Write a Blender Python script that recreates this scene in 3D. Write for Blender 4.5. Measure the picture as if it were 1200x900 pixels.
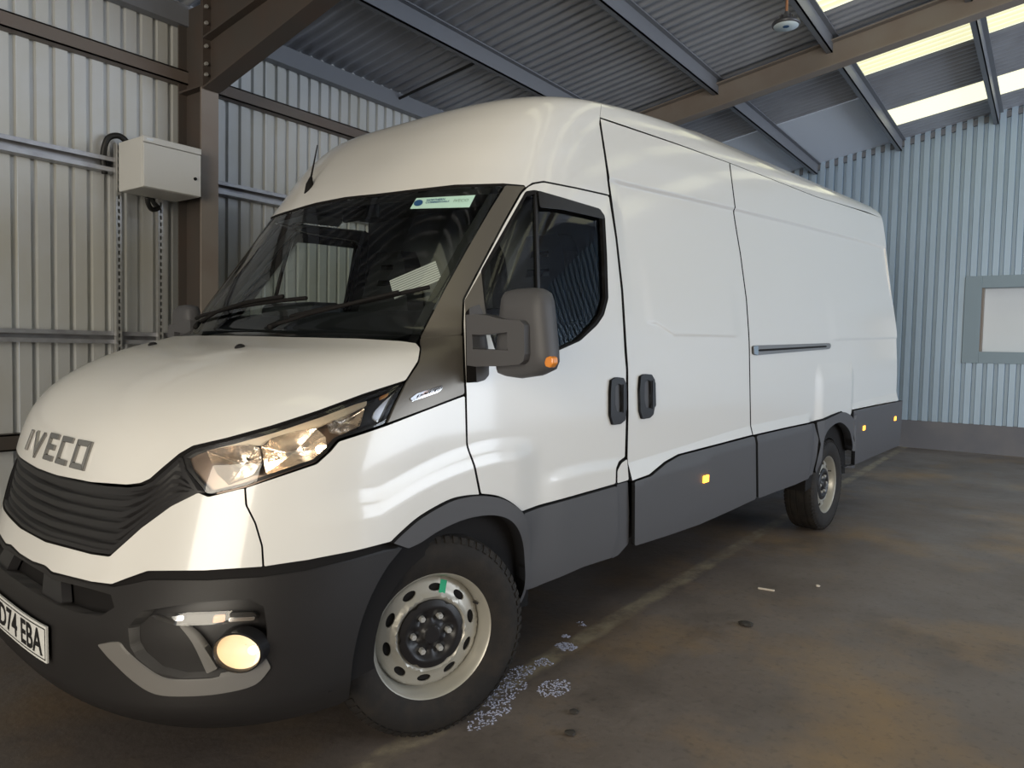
import bpy, bmesh, math, random
import numpy as np
from mathutils import Vector, Matrix
from mathutils.geometry import delaunay_2d_cdt

for o in list(bpy.data.objects): bpy.data.objects.remove(o, do_unlink=True)
scene = bpy.context.scene
COL = scene.collection
random.seed(7); rng = np.random.default_rng(7)

# ------------------------------------------------------------------ camera
# World: X along the left wall towards the back wall, Y towards the left wall, Z up.
# The van stands turned by WY against the wall; its front axle is above the origin.
FPX = 857.18; WY = 0.07663; RAKE = math.radians(1.55)
CAM_V = np.array([-1.75307, -2.75993, 1.34889]); YAW, PITCH, ROLL = .70909, .048, .02125
cw, sw = math.cos(WY), math.sin(WY)
RB = np.array([[cw, sw, 0], [-sw, cw, 0], [0, 0, 1]])          # van heading frame -> world
def cam_basis():
    fw = np.array([math.cos(YAW)*math.cos(PITCH), math.sin(YAW)*math.cos(PITCH), -math.sin(PITCH)])
    r = np.cross(fw, [0, 0, 1]); r /= np.linalg.norm(r); u = np.cross(r, fw)
    c, s = math.cos(ROLL), math.sin(ROLL)
    return fw, r*c+u*s, -r*s+u*c
FW, RT, UP = cam_basis()
cam = bpy.data.cameras.new('camera'); cam_o = bpy.data.objects.new('camera', cam); COL.objects.link(cam_o)
cam.sensor_width = 36; cam.sensor_fit = 'HORIZONTAL'; cam.lens = 36*FPX/1200; cam.clip_start = .05; cam.clip_end = 200
M = Matrix.Identity(4)
for i, v in enumerate((RB@RT, RB@UP, -(RB@FW))):
    for k in range(3): M[k][i] = v[k]
cw_pos = RB@CAM_V
for k in range(3): M[k][3] = cw_pos[k]
cam_o.matrix_world = M
scene.camera = cam_o

# ------------------------------------------------------------------ light
world = bpy.data.worlds.new('world'); scene.world = world; world.use_nodes = True
wn = world.node_tree.nodes['Background']
wn.inputs[0].default_value = (.80, .88, 1.0, 1); wn.inputs[1].default_value = .9
def area(name, loc, target, sx, sy, power, col):
    l = bpy.data.lights.new(name, 'AREA'); l.shape = 'RECTANGLE'; l.size = sx; l.size_y = sy; l.energy = power; l.color = col
    o = bpy.data.objects.new(name, l); COL.objects.link(o); o.location = loc
    o.rotation_euler = (Vector(target)-Vector(loc)).to_track_quat('-Z', 'Y').to_euler()
    return o
area('daylight_from_open_door', (-8.8, -3.8, 2.1), (0, -1.2, 1.6), 5.2, 4.0, 450, (1, .90, .73))
area('daylight_from_side_opening', (6.2, -11.8, 2.0), (6.4, 0, 1.6), 8.4, 3.9, 470, (.82, .90, 1.0))
scene.view_settings.view_transform = 'Standard'; scene.view_settings.look = 'None'
scene.view_settings.gamma = 1; scene.view_settings.exposure = 0.42
scene.view_settings.use_curve_mapping = False

# ------------------------------------------------------------------ materials
def mat(name, col, rough=.5, metal=0, spec=.5, coat=0, emit=None, estr=0, bump=None, var=None, trans=0, ior=1.45):
    m = bpy.data.materials.new(name); m.use_nodes = True; nt = m.node_tree; b = nt.nodes['Principled BSDF']
    b.inputs['Base Color'].default_value = (*col, 1); b.inputs['Roughness'].default_value = rough
    b.inputs['Metallic'].default_value = metal; b.inputs['Specular IOR Level'].default_value = spec
    b.inputs['Coat Weight'].default_value = coat; b.inputs['Coat Roughness'].default_value = .08
    b.inputs['Transmission Weight'].default_value = trans; b.inputs['IOR'].default_value = ior
    if emit: b.inputs['Emission Color'].default_value = (*emit, 1); b.inputs['Emission Strength'].default_value = estr
    L = nt.links.new
    if var or bump:
        tc = nt.nodes.new('ShaderNodeTexCoord')
    if var:                       # (scale, second colour, amount, detail)
        n = nt.nodes.new('ShaderNodeTexNoise'); n.inputs['Scale'].default_value = var[0]; n.inputs['Detail'].default_value = 6
        L(tc.outputs['Object'], n.inputs['Vector'])
        r = nt.nodes.new('ShaderNodeMapRange'); r.inputs[1].default_value = .42; r.inputs[2].default_value = .66; r.inputs[4].default_value = var[2]
        L(n.outputs['Fac'], r.inputs[0])
        x = nt.nodes.new('ShaderNodeMix'); x.data_type = 'RGBA'; x.inputs[6].default_value = (*col, 1); x.inputs[7].default_value = (*var[1], 1)
        L(r.outputs[0], x.inputs[0]); L(x.outputs[2], b.inputs['Base Color'])
    if bump:                      # (scale, strength)
        n2 = nt.nodes.new('ShaderNodeTexNoise'); n2.inputs['Scale'].default_value = bump[0]; n2.inputs['Detail'].default_value = 3
        L(tc.outputs['Object'], n2.inputs['Vector'])
        bp = nt.nodes.new('ShaderNodeBump'); bp.inputs['Strength'].default_value = bump[1]; bp.inputs['Distance'].default_value = .01
        L(n2.outputs['Fac'], bp.inputs['Height']); L(bp.outputs[0], b.inputs['Normal'])
    return m
def glass(name, tint, gloss=1.0, rough=.0):
    m = bpy.data.materials.new(name); m.use_nodes = True; nt = m.node_tree; nt.nodes.clear()
    out = nt.nodes.new('ShaderNodeOutputMaterial'); mx = nt.nodes.new('ShaderNodeMixShader')
    t = nt.nodes.new('ShaderNodeBsdfTransparent'); t.inputs[0].default_value = (*tint, 1)
    g = nt.nodes.new('ShaderNodeBsdfGlossy'); g.inputs['Roughness'].default_value = rough; g.inputs[0].default_value = (gloss, gloss, gloss, 1)
    f = nt.nodes.new('ShaderNodeFresnel'); f.inputs[0].default_value = 1.5
    L = nt.links.new; L(f.outputs[0], mx.inputs[0]); L(t.outputs[0], mx.inputs[1]); L(g.outputs[0], mx.inputs[2]); L(mx.outputs[0], out.inputs[0])
    return m
MT = dict(
 white=mat('white_paint', (.72, .705, .675), .30, 0, .5, .8),
 white_in=mat('primer', (.25, .25, .25), .6),
 bumper=mat('bumper_plastic', (.017, .0155, .0155), .5, 0, .35, bump=(400, .06)),
 plastic=mat('dark_grey_plastic', (.078, .077, .082), .5, 0, .35, bump=(400, .06)),
 black=mat('black_plastic', (.014, .013, .014), .38, 0, .4),
 matblack=mat('matt_black', (.010, .009, .009), .75, 0, .2),
 pillar=mat('metallic_grey_trim', (.16, .145, .125), .36, .55, .5),
 trimgrey=mat('light_grey_trim', (.15, .143, .135), .45, 0, .4),
 rubber=mat('tyre_rubber', (.015, .0135, .013), .72, 0, .3, var=(14, (.030, .024, .019), .6), bump=(90, .1)),
 steel=mat('painted_steel_rim', (.37, .355, .315), .36, .35, .5),
 steel_d=mat('bolt_steel', (.62, .62, .6), .35, .6),
 chrome=mat('chrome', (.82, .82, .82), .12, 1),
 badge=mat('badge_chrome', (.34, .33, .32), .25, .9),
 reflector=mat('reflector', (.80, .70, .57), .5, .1),
 reflector2=mat('headlamp_bowl', (.86, .78, .70), .14, .9, bump=(60, .25)),
 lampback=mat('lamp_housing_bronze', (.20, .15, .12), .3, .5),
 bulb=mat('lit_bulb', (1, .9, .7), .3, emit=(1, .80, .55), estr=30),
 bulb_f=mat('lit_fog_bulb', (1, .9, .7), .3, emit=(1, .83, .62), estr=10),
 amber=mat('amber_lens', (.75, .25, .03), .2, coat=.5),
 amber_on=mat('lit_amber_marker', (1, .45, .05), .3, emit=(1, .36, .03), estr=4),
 glass=glass('windscreen_glass', (.88, .95, .92), .75),
 glass_side=glass('side_glass', (.86, .91, .90), .6),
 lens=glass('clear_lens', (.97, .96, .94)),
 fabric=mat('seat_fabric', (.030, .030, .033), .9),
 fabric2=mat('seat_stripe', (.10, .10, .11), .9),
 dash=mat('dashboard_plastic', (.020, .020, .023), .6),
 trim_in=mat('cab_lining', (.16, .162, .17), .8),
 green=mat('green_paint_mark', (.0, .30, .14), .5),
 plate=mat('number_plate_white', (.72, .72, .70), .35),
 ink=mat('black_lettering', (.012, .012, .013), .45),
 ink_blue=mat('blue_lettering', (.02, .08, .20), .5),
 ink_grey=mat('grey_green_lettering', (.28, .42, .36), .5),
 sticker=mat('pale_green_sticker', (.50, .74, .64), .5),
 mirror=mat('mirror_glass', (.8, .8, .8), .02, 1),
)
def white_paper():
    m = mat('printed_paper', (.62, .60, .60), .8); nt = m.node_tree; L = nt.links.new; b = nt.nodes['Principled BSDF']
    tc = nt.nodes.new('ShaderNodeTexCoord'); w = nt.nodes.new('ShaderNodeTexWave'); w.bands_direction = 'Y'; w.inputs['Scale'].default_value = 28; w.inputs['Distortion'].default_value = .2
    L(tc.outputs['Object'], w.inputs['Vector'])
    r = nt.nodes.new('ShaderNodeValToRGB'); r.color_ramp.elements[0].position = .35; r.color_ramp.elements[0].color = (.30, .29, .29, 1); r.color_ramp.elements[1].position = .55; r.color_ramp.elements[1].color = (.66, .64, .64, 1)
    L(w.outputs['Fac'], r.inputs[0]); L(r.outputs[0], b.inputs['Base Color']); return m
MT['paper'] = white_paper()
MT.update(
 clad_l=mat('pale_grey_cladding', (.56, .575, .58), .42, .2, .5, var=(1.3, (.50, .49, .43), .7)),
 clad_b=mat('blue_grey_cladding', (.42, .54, .67), .42, .15, .5, var=(.8, (.37, .47, .57), .6)),
 sheet=mat('roof_sheet_underside', (.40, .42, .47), .42, .3, .5, var=(2.0, (.31, .32, .36), .7)),
 sheet_w=mat('pale_roof_board', (.66, .71, .80), .6),
 skyl=None,
 purlin=mat('grey_painted_purlin', (.20, .21, .235), .5, .2),
 purlin_g=mat('galvanised_girt', (.42, .43, .46), .4, .5, var=(9, (.30, .30, .33), .8)),
 brown=mat('shaded_brown_steel', (.078, .067, .060), .55, .15, var=(3, (.090, .066, .055), .8)),  # column paint made darker than brown_l; shade on web and haunch is painted in
 brown_m=mat('mid_brown_painted_steel', (.150, .128, .112), .55, .1, var=(3, (.15, .115, .098), .7)),
 brown_l=mat('light_brown_painted_steel', (.25, .22, .195), .55, .1, var=(3, (.22, .175, .15), .6)),
 enclosure=mat('pale_grey_enamel', (.60, .60, .58), .4),
 strut=mat('zinc_strut', (.55, .55, .54), .35, .7),
 cable=mat('black_cable', (.012, .012, .012), .5),
 plinth=mat('grey_plinth', (.17, .17, .19), .8, var=(2, (.22, .21, .215), .7), bump=(30, .1)),
 frame_b=mat('blue_grey_window_frame', (.27, .35, .41), .5),
 board=mat('pale_window_board', (.78, .82, .86), .6),
 lampshell=mat('lamp_shell', (.10, .10, .11), .4, .5),
 lampglass=mat('lamp_diffuser', (.62, .72, .78), .35),
 copper=mat('copper_hanger', (.45, .22, .12), .4, .6),
)
def skylight_mat():
    m = bpy.data.materials.new('translucent_skylight'); m.use_nodes = True; nt = m.node_tree; b = nt.nodes['Principled BSDF']; L = nt.links.new
    b.inputs['Base Color'].default_value = (.35, .34, .24, 1); b.inputs['Roughness'].default_value = .6
    tc = nt.nodes.new('ShaderNodeTexCoord'); w = nt.nodes.new('ShaderNodeTexWave'); w.bands_direction = 'X'; w.inputs['Scale'].default_value = 2.6; w.inputs['Distortion'].default_value = .4
    L(tc.outputs['Object'], w.inputs['Vector'])
    r = nt.nodes.new('ShaderNodeValToRGB'); r.color_ramp.elements[0].color = (.74, .72, .44, 1); r.color_ramp.elements[1].color = (1, .99, .72, 1); r.color_ramp.elements[1].position = .35
    L(w.outputs['Fac'], r.inputs[0]); L(r.outputs[0], b.inputs['Emission Color']); b.inputs['Emission Strength'].default_value = .85
    return m
MT['skyl'] = skylight_mat()     # daylight coming through a glass-fibre sheet
def floor_mat():
    m = bpy.data.materials.new('stained_concrete'); m.use_nodes = True; nt = m.node_tree; b = nt.nodes['Principled BSDF']; L = nt.links.new
    N = nt.nodes.new
    tc = N('ShaderNodeTexCoord')
    def noise(sc, det=6, ro=.55, off=(0, 0, 0), stretch=(1, 1, 1)):
        mp = N('ShaderNodeMapping'); mp.inputs['Location'].default_value = off; mp.inputs['Scale'].default_value = stretch
        L(tc.outputs['Object'], mp.inputs[0]); n = N('ShaderNodeTexNoise'); n.inputs['Scale'].default_value = sc; n.inputs['Detail'].default_value = det; n.inputs['Roughness'].default_value = ro
        L(mp.outputs[0], n.inputs['Vector']); return n.outputs['Fac']
    def rng_(x, a, b_, c=0, d=1):
        r = N('ShaderNodeMapRange'); r.inputs[1].default_value = a; r.inputs[2].default_value = b_; r.inputs[3].default_value = c; r.inputs[4].default_value = d; L(x, r.inputs[0]); return r.outputs[0]
    def mixc(f, a, b_):
        x = N('ShaderNodeMix'); x.data_type = 'RGBA'
        L(f, x.inputs[0])
        for i, c in ((6, a), (7, b_)):
            if isinstance(c, tuple): x.inputs[i].default_value = (*c, 1)
            else: L(c, x.inputs[i])
        return x.outputs[2]
    def mth(op, a, b_):
        x = N('ShaderNodeMath'); x.operation = op
        for i, c in enumerate((a, b_)):
            if isinstance(c, (int, float)): x.inputs[i].default_value = c
            else: L(c, x.inputs[i])
        return x.outputs[0]
    def sep_y():
        q = N('ShaderNodeSeparateXYZ'); L(tc.outputs['Object'], q.inputs[0]); return q.outputs['Y']
    base = mixc(rng_(noise(.9, 8), .35, .68), (.150, .124, .108), (.215, .185, .168))
    rust = mth('MULTIPLY', rng_(noise(.8, 7, .6, (3.1, 1.7, 0)), .50, .68), .85)
    base = mixc(rust, base, (.31, .205, .105))
    base = mixc(mth('MULTIPLY', rng_(noise(1.6, 6, .6, (9, 4, 0)), .56, .75), .7), base, (.085, .072, .066))
    base = mixc(mth('MULTIPLY', rng_(noise(30, 4), .55, .8), .5), base, (.05, .045, .04))
    bay_shade = mth('MULTIPLY', rng_(mth('ADD', sep_y(), mth('MULTIPLY', noise(2.2, 5, .6, (2, 2, 0)), .5)), -.80, -.45), .55)  # darker brown floor on the van's side, with the shade there painted in
    base = mixc(bay_shade, base, (.050, .040, .034))
    # faded painted line along Y = -0.915
    sx = N('ShaderNodeSeparateXYZ'); L(tc.outputs['Object'], sx.inputs[0])
    wob = mth('MULTIPLY', mth('SUBTRACT', noise(6, 4), .5), .06)
    d = mth('ABSOLUTE', mth('ADD', mth('ADD', sx.outputs['Y'], .915), wob), 0)
    band = rng_(d, .030, .060, 1, 0)
    worn = mth('MULTIPLY', band, rng_(noise(5, 6, .7, (0, 8, 0)), .42, .60, .15, .85))
    base = mixc(worn, base, (.36, .31, .22))
    # pale line where floor meets the plinth
    d2 = mth('ABSOLUTE', mth('SUBTRACT', sx.outputs['X'], 10.40), 0)
    base = mixc(mth('MULTIPLY', rng_(d2, .02, .05, 1, 0), .8), base, (.36, .34, .33))
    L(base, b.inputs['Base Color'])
    L(rng_(noise(1.4, 6, .6, (5, 5, 0)), .3, .7, .33, .62), b.inputs['Roughness'])
    b.inputs['Specular IOR Level'].default_value = .35
    bp = N('ShaderNodeBump'); bp.inputs['Strength'].default_value = .25; bp.inputs['Distance'].default_value = .01
    L(noise(22, 6), bp.inputs['Height']); L(bp.outputs[0], b.inputs['Normal'])
    return m
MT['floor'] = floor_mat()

# ------------------------------------------------------------------ helpers
def mk(name, verts, faces, m, parent=None, smooth=False, normals=None, label=None, cat=None, group=None, kind=None, loc=None):
    me = bpy.data.meshes.new(name)
    me.from_pydata([tuple(map(float, v)) for v in verts], [], [tuple(map(int, f)) for f in faces]); me.update()
    me.materials.append(MT[m] if isinstance(m, str) else m)
    if smooth: me.shade_smooth()
    if normals is not None: me.normals_split_custom_set_from_vertices([tuple(map(float, n)) for n in normals])
    return lk(name, me, parent, label, cat, group, kind, loc)
def lk(name, me, parent=None, label=None, cat=None, group=None, kind=None, loc=None):
    o = bpy.data.objects.new(name, me); COL.objects.link(o)
    if parent: o.parent = parent
    if label: o['label'] = label
    if cat: o['category'] = cat
    if group: o['group'] = group
    if kind: o['kind'] = kind
    if loc is not None: o.location = loc
    return o
def empty(name, loc, label=None, cat=None, group=None, kind=None, rot=(0, 0, 0), parent=None):
    o = lk(name, None, parent, label, cat, group, kind); o.location = loc; o.rotation_euler = rot; o.empty_display_size = .2; return o
def bevel(o, w=.005, seg=2, ang=40):
    b = o.modifiers.new('bevel', 'BEVEL'); b.width = w; b.segments = seg; b.limit_method = 'ANGLE'; b.angle_limit = math.radians(ang); return o
class MB:
    def __init__(s): s.v = []; s.f = []
    def add(s, v, f):
        k = len(s.v); s.v += [tuple(x) for x in v]; s.f += [tuple(i+k for i in q) for q in f]; return s
    def box(s, x0, x1, y0, y1, z0, z1):
        v = [(x, y, z) for x in (x0, x1) for y in (y0, y1) for z in (z0, z1)]
        return s.add(v, [(0, 1, 3, 2), (4, 6, 7, 5), (0, 4, 5, 1), (2, 3, 7, 6), (0, 2, 6, 4), (1, 5, 7, 3)])
    def tube(s, pts, r, n=8, cap=True):
        pts = [Vector(p) for p in pts]; rings = []
        for i, p in enumerate(pts):
            d = (pts[min(i+1, len(pts)-1)]-pts[max(i-1, 0)]).normalized()
            a = d.orthogonal().normalized() if i == 0 else (prev-d*prev.dot(d)).normalized(); prev = a
            b = d.cross(a); rr = r[i] if isinstance(r, (list, tuple)) else r
            rings.append([p+(a*math.cos(2*math.pi*k/n)+b*math.sin(2*math.pi*k/n))*rr for k in range(n)])
        v = [q for R in rings for q in R]; f = []
        for i in range(len(rings)-1):
            for k in range(n): f.append((i*n+k, i*n+(k+1) % n, (i+1)*n+(k+1) % n, (i+1)*n+k))
        if cap: f.append(tuple(range(n))[::-1]); f.append(tuple(range((len(rings)-1)*n, len(rings)*n)))
        return s.add(v, f)
    def rev(s, prof, n=48, closed=False, axis='y', c=(0, 0, 0), ang0=0, ang1=2*math.pi):
        # prof: (axial, radius)
        full = abs(ang1-ang0-2*math.pi) < 1e-6; m = n if full else n+1; v = []; f = []
        for k in range(m):
            t = ang0+(ang1-ang0)*k/n
            for (a, r) in prof:
                if axis == 'y': v.append((c[0]+r*math.cos(t), c[1]+a, c[2]+r*math.sin(t)))
                elif axis == 'z': v.append((c[0]+r*math.cos(t), c[1]+r*math.sin(t), c[2]+a))
                else: v.append((c[0]+a, c[1]+r*math.cos(t), c[2]+r*math.sin(t)))
        p = len(prof)
        for k in range(n):
            k2 = (k+1) % m
            for j in range(p if closed else p-1):
                j2 = (j+1) % p; f.append((k*p+j, k2*p+j, k2*p+j2, k*p+j2))
        return s.add(v, f)
    def out(s, name, m, parent=None, smooth=False, **k): return mk(name, s.v, s.f, m, parent, smooth, **k)
def autosmooth(o, ang=35):
    me = o.data; me.shade_smooth()
    if hasattr(me, 'set_sharp_from_angle'): me.set_sharp_from_angle(angle=math.radians(ang))
    return o
def inpoly(P, loops):
    P = np.asarray(P); c = np.zeros(len(P), bool)
    for lp in loops:
        a = np.asarray(lp); b = np.roll(a, -1, 0)
        for (x1, y1), (x2, y2) in zip(a, b):
            if y1 == y2: continue
            m = ((y1 > P[:, 1]) != (y2 > P[:, 1])) & (P[:, 0] < (x2-x1)*(P[:, 1]-y1)/(y2-y1)+x1); c ^= m
    return c
def resample(lp, h, closed=True):
    lp = np.asarray(lp, float); out = []; n = len(lp)
    for i in range(n if closed else n-1):
        a, b = lp[i], lp[(i+1) % n]; k = max(1, int(math.ceil(np.linalg.norm(b-a)/h)))
        for j in range(k): out.append(a+(b-a)*j/k)
    if not closed: out.append(lp[-1])
    return np.array(out)
def cdt(loops, h, extra=None, he=.02):
    loops = [resample(l, h) for l in loops]
    B = np.concatenate(loops); edges = []; k = 0
    for l in loops:
        n = len(l); edges += [(k+i, k+(i+1) % n) for i in range(n)]; k += n
    lo, hi = loops[0].min(0), loops[0].max(0)
    pts = []
    ny = int((hi[1]-lo[1])/(h*.87))+1; nx = int((hi[0]-lo[0])/h)+2
    gy, gx = np.meshgrid(np.arange(ny), np.arange(nx), indexing='ij')
    I = np.stack([lo[0]+(gx+.5*(gy % 2))*h, lo[1]+gy*h*.87+h*.3], -1).reshape(-1, 2)
    I = I[inpoly(I, loops)]
    if len(I):
        keep = np.ones(len(I), bool)
        for q in range(0, len(I), 2000):
            d = np.sqrt(((I[q:q+2000, None]-B[None])**2).sum(-1)).min(1); keep[q:q+2000] = d > .5*h
        I = I[keep]
    if extra is not None and len(extra):
        E_ = np.asarray(extra); E_ = E_[inpoly(E_, loops)]
        if len(E_):
            kd = np.concatenate([np.sqrt(((E_[q:q+1000, None]-B[None])**2).sum(-1)).min(1) for q in range(0, len(E_), 1000)]); E_ = E_[kd > .4*he]
        if len(E_) and len(I):
            kd = np.concatenate([np.sqrt(((I[q:q+1000, None]-E_[None])**2).sum(-1)).min(1) for q in range(0, len(I), 1000)]); I = I[kd > .8*he]
            I = np.concatenate([I, E_])
    V = np.concatenate([B, I]) if len(I) else B
    r = delaunay_2d_cdt([Vector(v) for v in V], edges, [], 0, 1e-7)
    vv = np.array([tuple(v) for v in r[0]]); F = [f for f in r[2]]
    if not F: return vv, [], []
    C = np.array([vv[list(f)].mean(0) for f in F]); ok = inpoly(C, loops); F = [f for f, k_ in zip(F, ok) if k_]
    cnt = {}
    for f in F:
        for i in range(len(f)):
            e = (f[i], f[(i+1) % len(f)]); cnt[e] = 1
    bd = [e for e in cnt if (e[1], e[0]) not in cnt]
    return vv, F, bd
def plate_mesh(loops, h, mapf, t0, t1, flip=False):
    """solid slab: 2-D polygon meshed, mapf(uv, t)->xyz for both faces, joined by walls"""
    vv, F, bd = cdt(loops, h); n = len(vv)
    A = mapf(vv, t0); Bk = mapf(vv, t1); V = list(A)+list(Bk)+list(A)+list(Bk); FF = [tuple(f) for f in F]+[tuple(i+n for i in f[::-1]) for f in F]
    FF += [(b+2*n, a+2*n, a+3*n, b+3*n) for a, b in bd]
    if flip: FF = [f[::-1] for f in FF]
    return V, FF
# text and strokes -> flat triangles
def text2d(txt, size=1.0, bold=0.0):
    c = bpy.data.curves.new('t', 'FONT'); c.body = txt; c.size = size; c.offset = bold; c.resolution_u = 3
    o = bpy.data.objects.new('t', c); COL.objects.link(o); dg = bpy.context.evaluated_depsgraph_get(); dg.update()
    me = bpy.data.meshes.new_from_object(o.evaluated_get(dg)); bm = bmesh.new(); bm.from_mesh(me)
    bmesh.ops.triangulate(bm, faces=bm.faces[:]); V = np.array([v.co[:2] for v in bm.verts]); bm.verts.index_update(); F = [[v.index for v in f.verts] for f in bm.faces]
    bm.free(); bpy.data.objects.remove(o); bpy.data.curves.remove(c); bpy.data.meshes.remove(me)
    return V, F

# ------------------------------------------------------------------ the hall
YW, XB = 3.0, 10.45
def roofz(y): return 4.48-.168*y
def setting(name, mesh_mb=None, m=None, label=None):
    o = empty(name, (0, 0, 0)) if mesh_mb is None else mesh_mb.out(name, m)
    o['kind'] = 'structure'
    lab = dict(floor='stained brown concrete floor with a faded painted line', wall_left='pale grey ribbed metal wall behind the van', wall_back='blue-grey ribbed metal wall at the end of the hall',
               ceiling='sloping corrugated metal roof with pale yellow skylights', window_1='boarded window with blue-grey frame in the back wall', baseboard_back='low grey plinth along the foot of the back wall',
               wall_right='metal wall on the open side of the hall', wall_front='metal wall with the big door opening').get(name)
    if lab: o['label'] = lab
    return o
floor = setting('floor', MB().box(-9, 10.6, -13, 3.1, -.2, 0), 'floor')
# left wall: trapezoidal sheets, each a part
wall_left = setting('wall_left')
def rib_profile(L, pitch, depth, pan, slope, rib):
    n = int(round(L/pitch)); p = []
    for i in range(n):
        a = i*pitch
        p += [(a, 0), (a+pan, 0), (a+pan+slope, depth), (a+pan+slope+rib, depth)]
    p.append((L, 0)); return p
def sheet_mesh(name, prof, z0, z1, m):
    v = [(x, d, z0) for x, d in prof]+[(x, d, z1) for x, d in prof]; n = len(prof)
    me = bpy.data.meshes.new(name); me.from_pydata(v, [], [(i, i+1, n+i+1, n+i) for i in range(n-1)]); me.update(); me.materials.append(MT[m]); return me
SW = .96
me = sheet_mesh('cladding_sheet', rib_profile(SW, .12, .028, .078, .008, .026), 0, 4.03, 'clad_l')
for i in range(-5, 11):
    lk('cladding_sheet', me, wall_left, loc=(.06+i*SW, YW+(.0012 if i % 2 else 0), 0))
def girt(name, y, z0, z1, m, x0=-5, x1=XB, label=None, lip=.03, d=.10):
    # C section, open side towards the room: web at the wall, two flanges and lips
    t = .006
    pts = [(y, z1), (y-d, z1), (y-d, z1-lip), (y-d+t, z1-lip), (y-d+t, z1-t), (y-t, z1-t), (y-t, z0+t), (y-d+t, z0+t), (y-d+t, z0+lip), (y-d, z0+lip), (y-d, z0), (y, z0)]
    n = len(pts); v = [(x0, *p) for p in pts]+[(x1, *p) for p in pts]
    f = [(i, (i+1) % n, n+(i+1) % n, n+i) for i in range(n)]
    return mk(name, v, f, m, label=label, cat='steel rail', group='horizontal rails on the left wall')
def flat_girt(name, y, z0, z1, m, label, d=.09):
    # sigma rail whose closed face is turned to the room
    mb = MB().box(-5, XB, y-d, y-d+.01, z0, z1).box(-5, XB, y-d, y, z1-.01, z1).box(-5, XB, y-d, y, z0, z0+.01)
    return mb.out(name, m, label=label, cat='steel rail', group='horizontal rails on the left wall')
flat_girt('wall_rail', YW-.003, 3.355, 3.46, 'brown_m', 'brown painted steel rail, highest one across the ribbed left wall')
girt('wall_rail', YW-.003, 2.565, 2.668, 'purlin_g', label='galvanised channel rail level with the grey electrical box on the left wall')
girt('wall_rail', YW-.003, 1.325, 1.415, 'purlin_g', label='galvanised channel rail on the left wall at bonnet height, below the electrical box')
flat_girt('wall_rail', YW-.003, .60, .71, 'brown', 'brown lowest steel rail near the foot of the left wall')
eave = MB().box(-5, XB, 2.90, 2.93, 3.80, 3.955).box(-5, XB, 2.93, 2.99, 3.80, 3.812)
eave.out('eaves_beam', 'purlin', label='grey eaves beam where the left wall meets the roof', cat='steel beam')
MB().tube([(-5, 2.955, 3.865), (XB, 2.955, 3.865)], .012, 6).out('eaves_cable', 'cable', label='thin black cable run along the eaves beam', cat='cable')

# back wall with plinth and boarded window
wall_back = setting('wall_back')
def back_sheet(y0, y1, za, zb):
    # ribs stand proud towards the room; za / zb are numbers or 'roof'
    n = int(round((y0-y1)/.1314)); p = (y0-y1)/n; prof = []
    for i in range(n):
        a = y0-i*p; prof += [(a, 0), (a-.040, 0), (a-.050, -.055), (a-p+.010, -.055)]
    prof.append((y1, 0)); v = []
    for y, d in prof: v.append((XB+d, y, za))
    for y, d in prof: v.append((XB+d, y, roofz(y)+.07 if zb == 'roof' else zb))
    k = len(prof); return mk('cladding_sheet', v, [(i, i+1, k+i+1, k+i) for i in range(k-1)], 'clad_b', wall_back)
ys = [3.0-i*.92 for i in range(6)]
for a, b in zip(ys, ys[1:]): back_sheet(a, b, .41, 'roof')
for a, b in ((-1.60, -2.52), (-2.52, -3.44)): back_sheet(a, b, .41, 1.29); back_sheet(a, b, 2.52, 'roof')
for i in range(7): back_sheet(-3.44-i*.92, -3.44-(i+1)*.92, .41, 'roof')
setting('baseboard_back', MB().box(10.40, 10.6, -13, 3.0, -.01, .41), 'plinth')
win = setting('window_1')
def wbox(name, y0, y1, z0, z1, x0, x1, m): return bevel(MB().box(x0, x1, y1, y0, z0, z1).out(name, m, win), .004)
F0, F1, O0, O1 = -1.595, -3.445, -1.80, -3.24
wbox('window_frame', F0, O0, 1.285, 2.525, 10.385, 10.60, 'frame_b'); wbox('window_frame', O1, F1, 1.285, 2.525, 10.385, 10.60, 'frame_b')
wbox('window_frame', O0, O1, 2.355, 2.525, 10.385, 10.60, 'frame_b'); wbox('window_frame', O0, O1, 1.285, 1.45, 10.385, 10.60, 'frame_b')
wbox('window_jamb', O0, O0-.03, 1.45, 2.355, 10.40, 10.60, 'brown_l'); wbox('window_board', O0-.03, O1, 1.45, 2.355, 10.545, 10.60, 'board')
for k in (2, 3): pass
lb = MB(); y = 3.0
mk('roof_verge_angle', [(XB-.05, 3.0, roofz(3)-.10), (XB-.05, -10, roofz(-10)-.10), (XB-.05, -10, roofz(-10)-.02), (XB-.05, 3.0, roofz(3)-.02), (XB+.05, 3.0, roofz(3)-.10), (XB+.05, -10, roofz(-10)-.10)],
   [(0, 1, 2, 3), (0, 4, 5, 1)], 'purlin', label='dark sloping angle along the top of the back wall', cat='steel angle')

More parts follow.
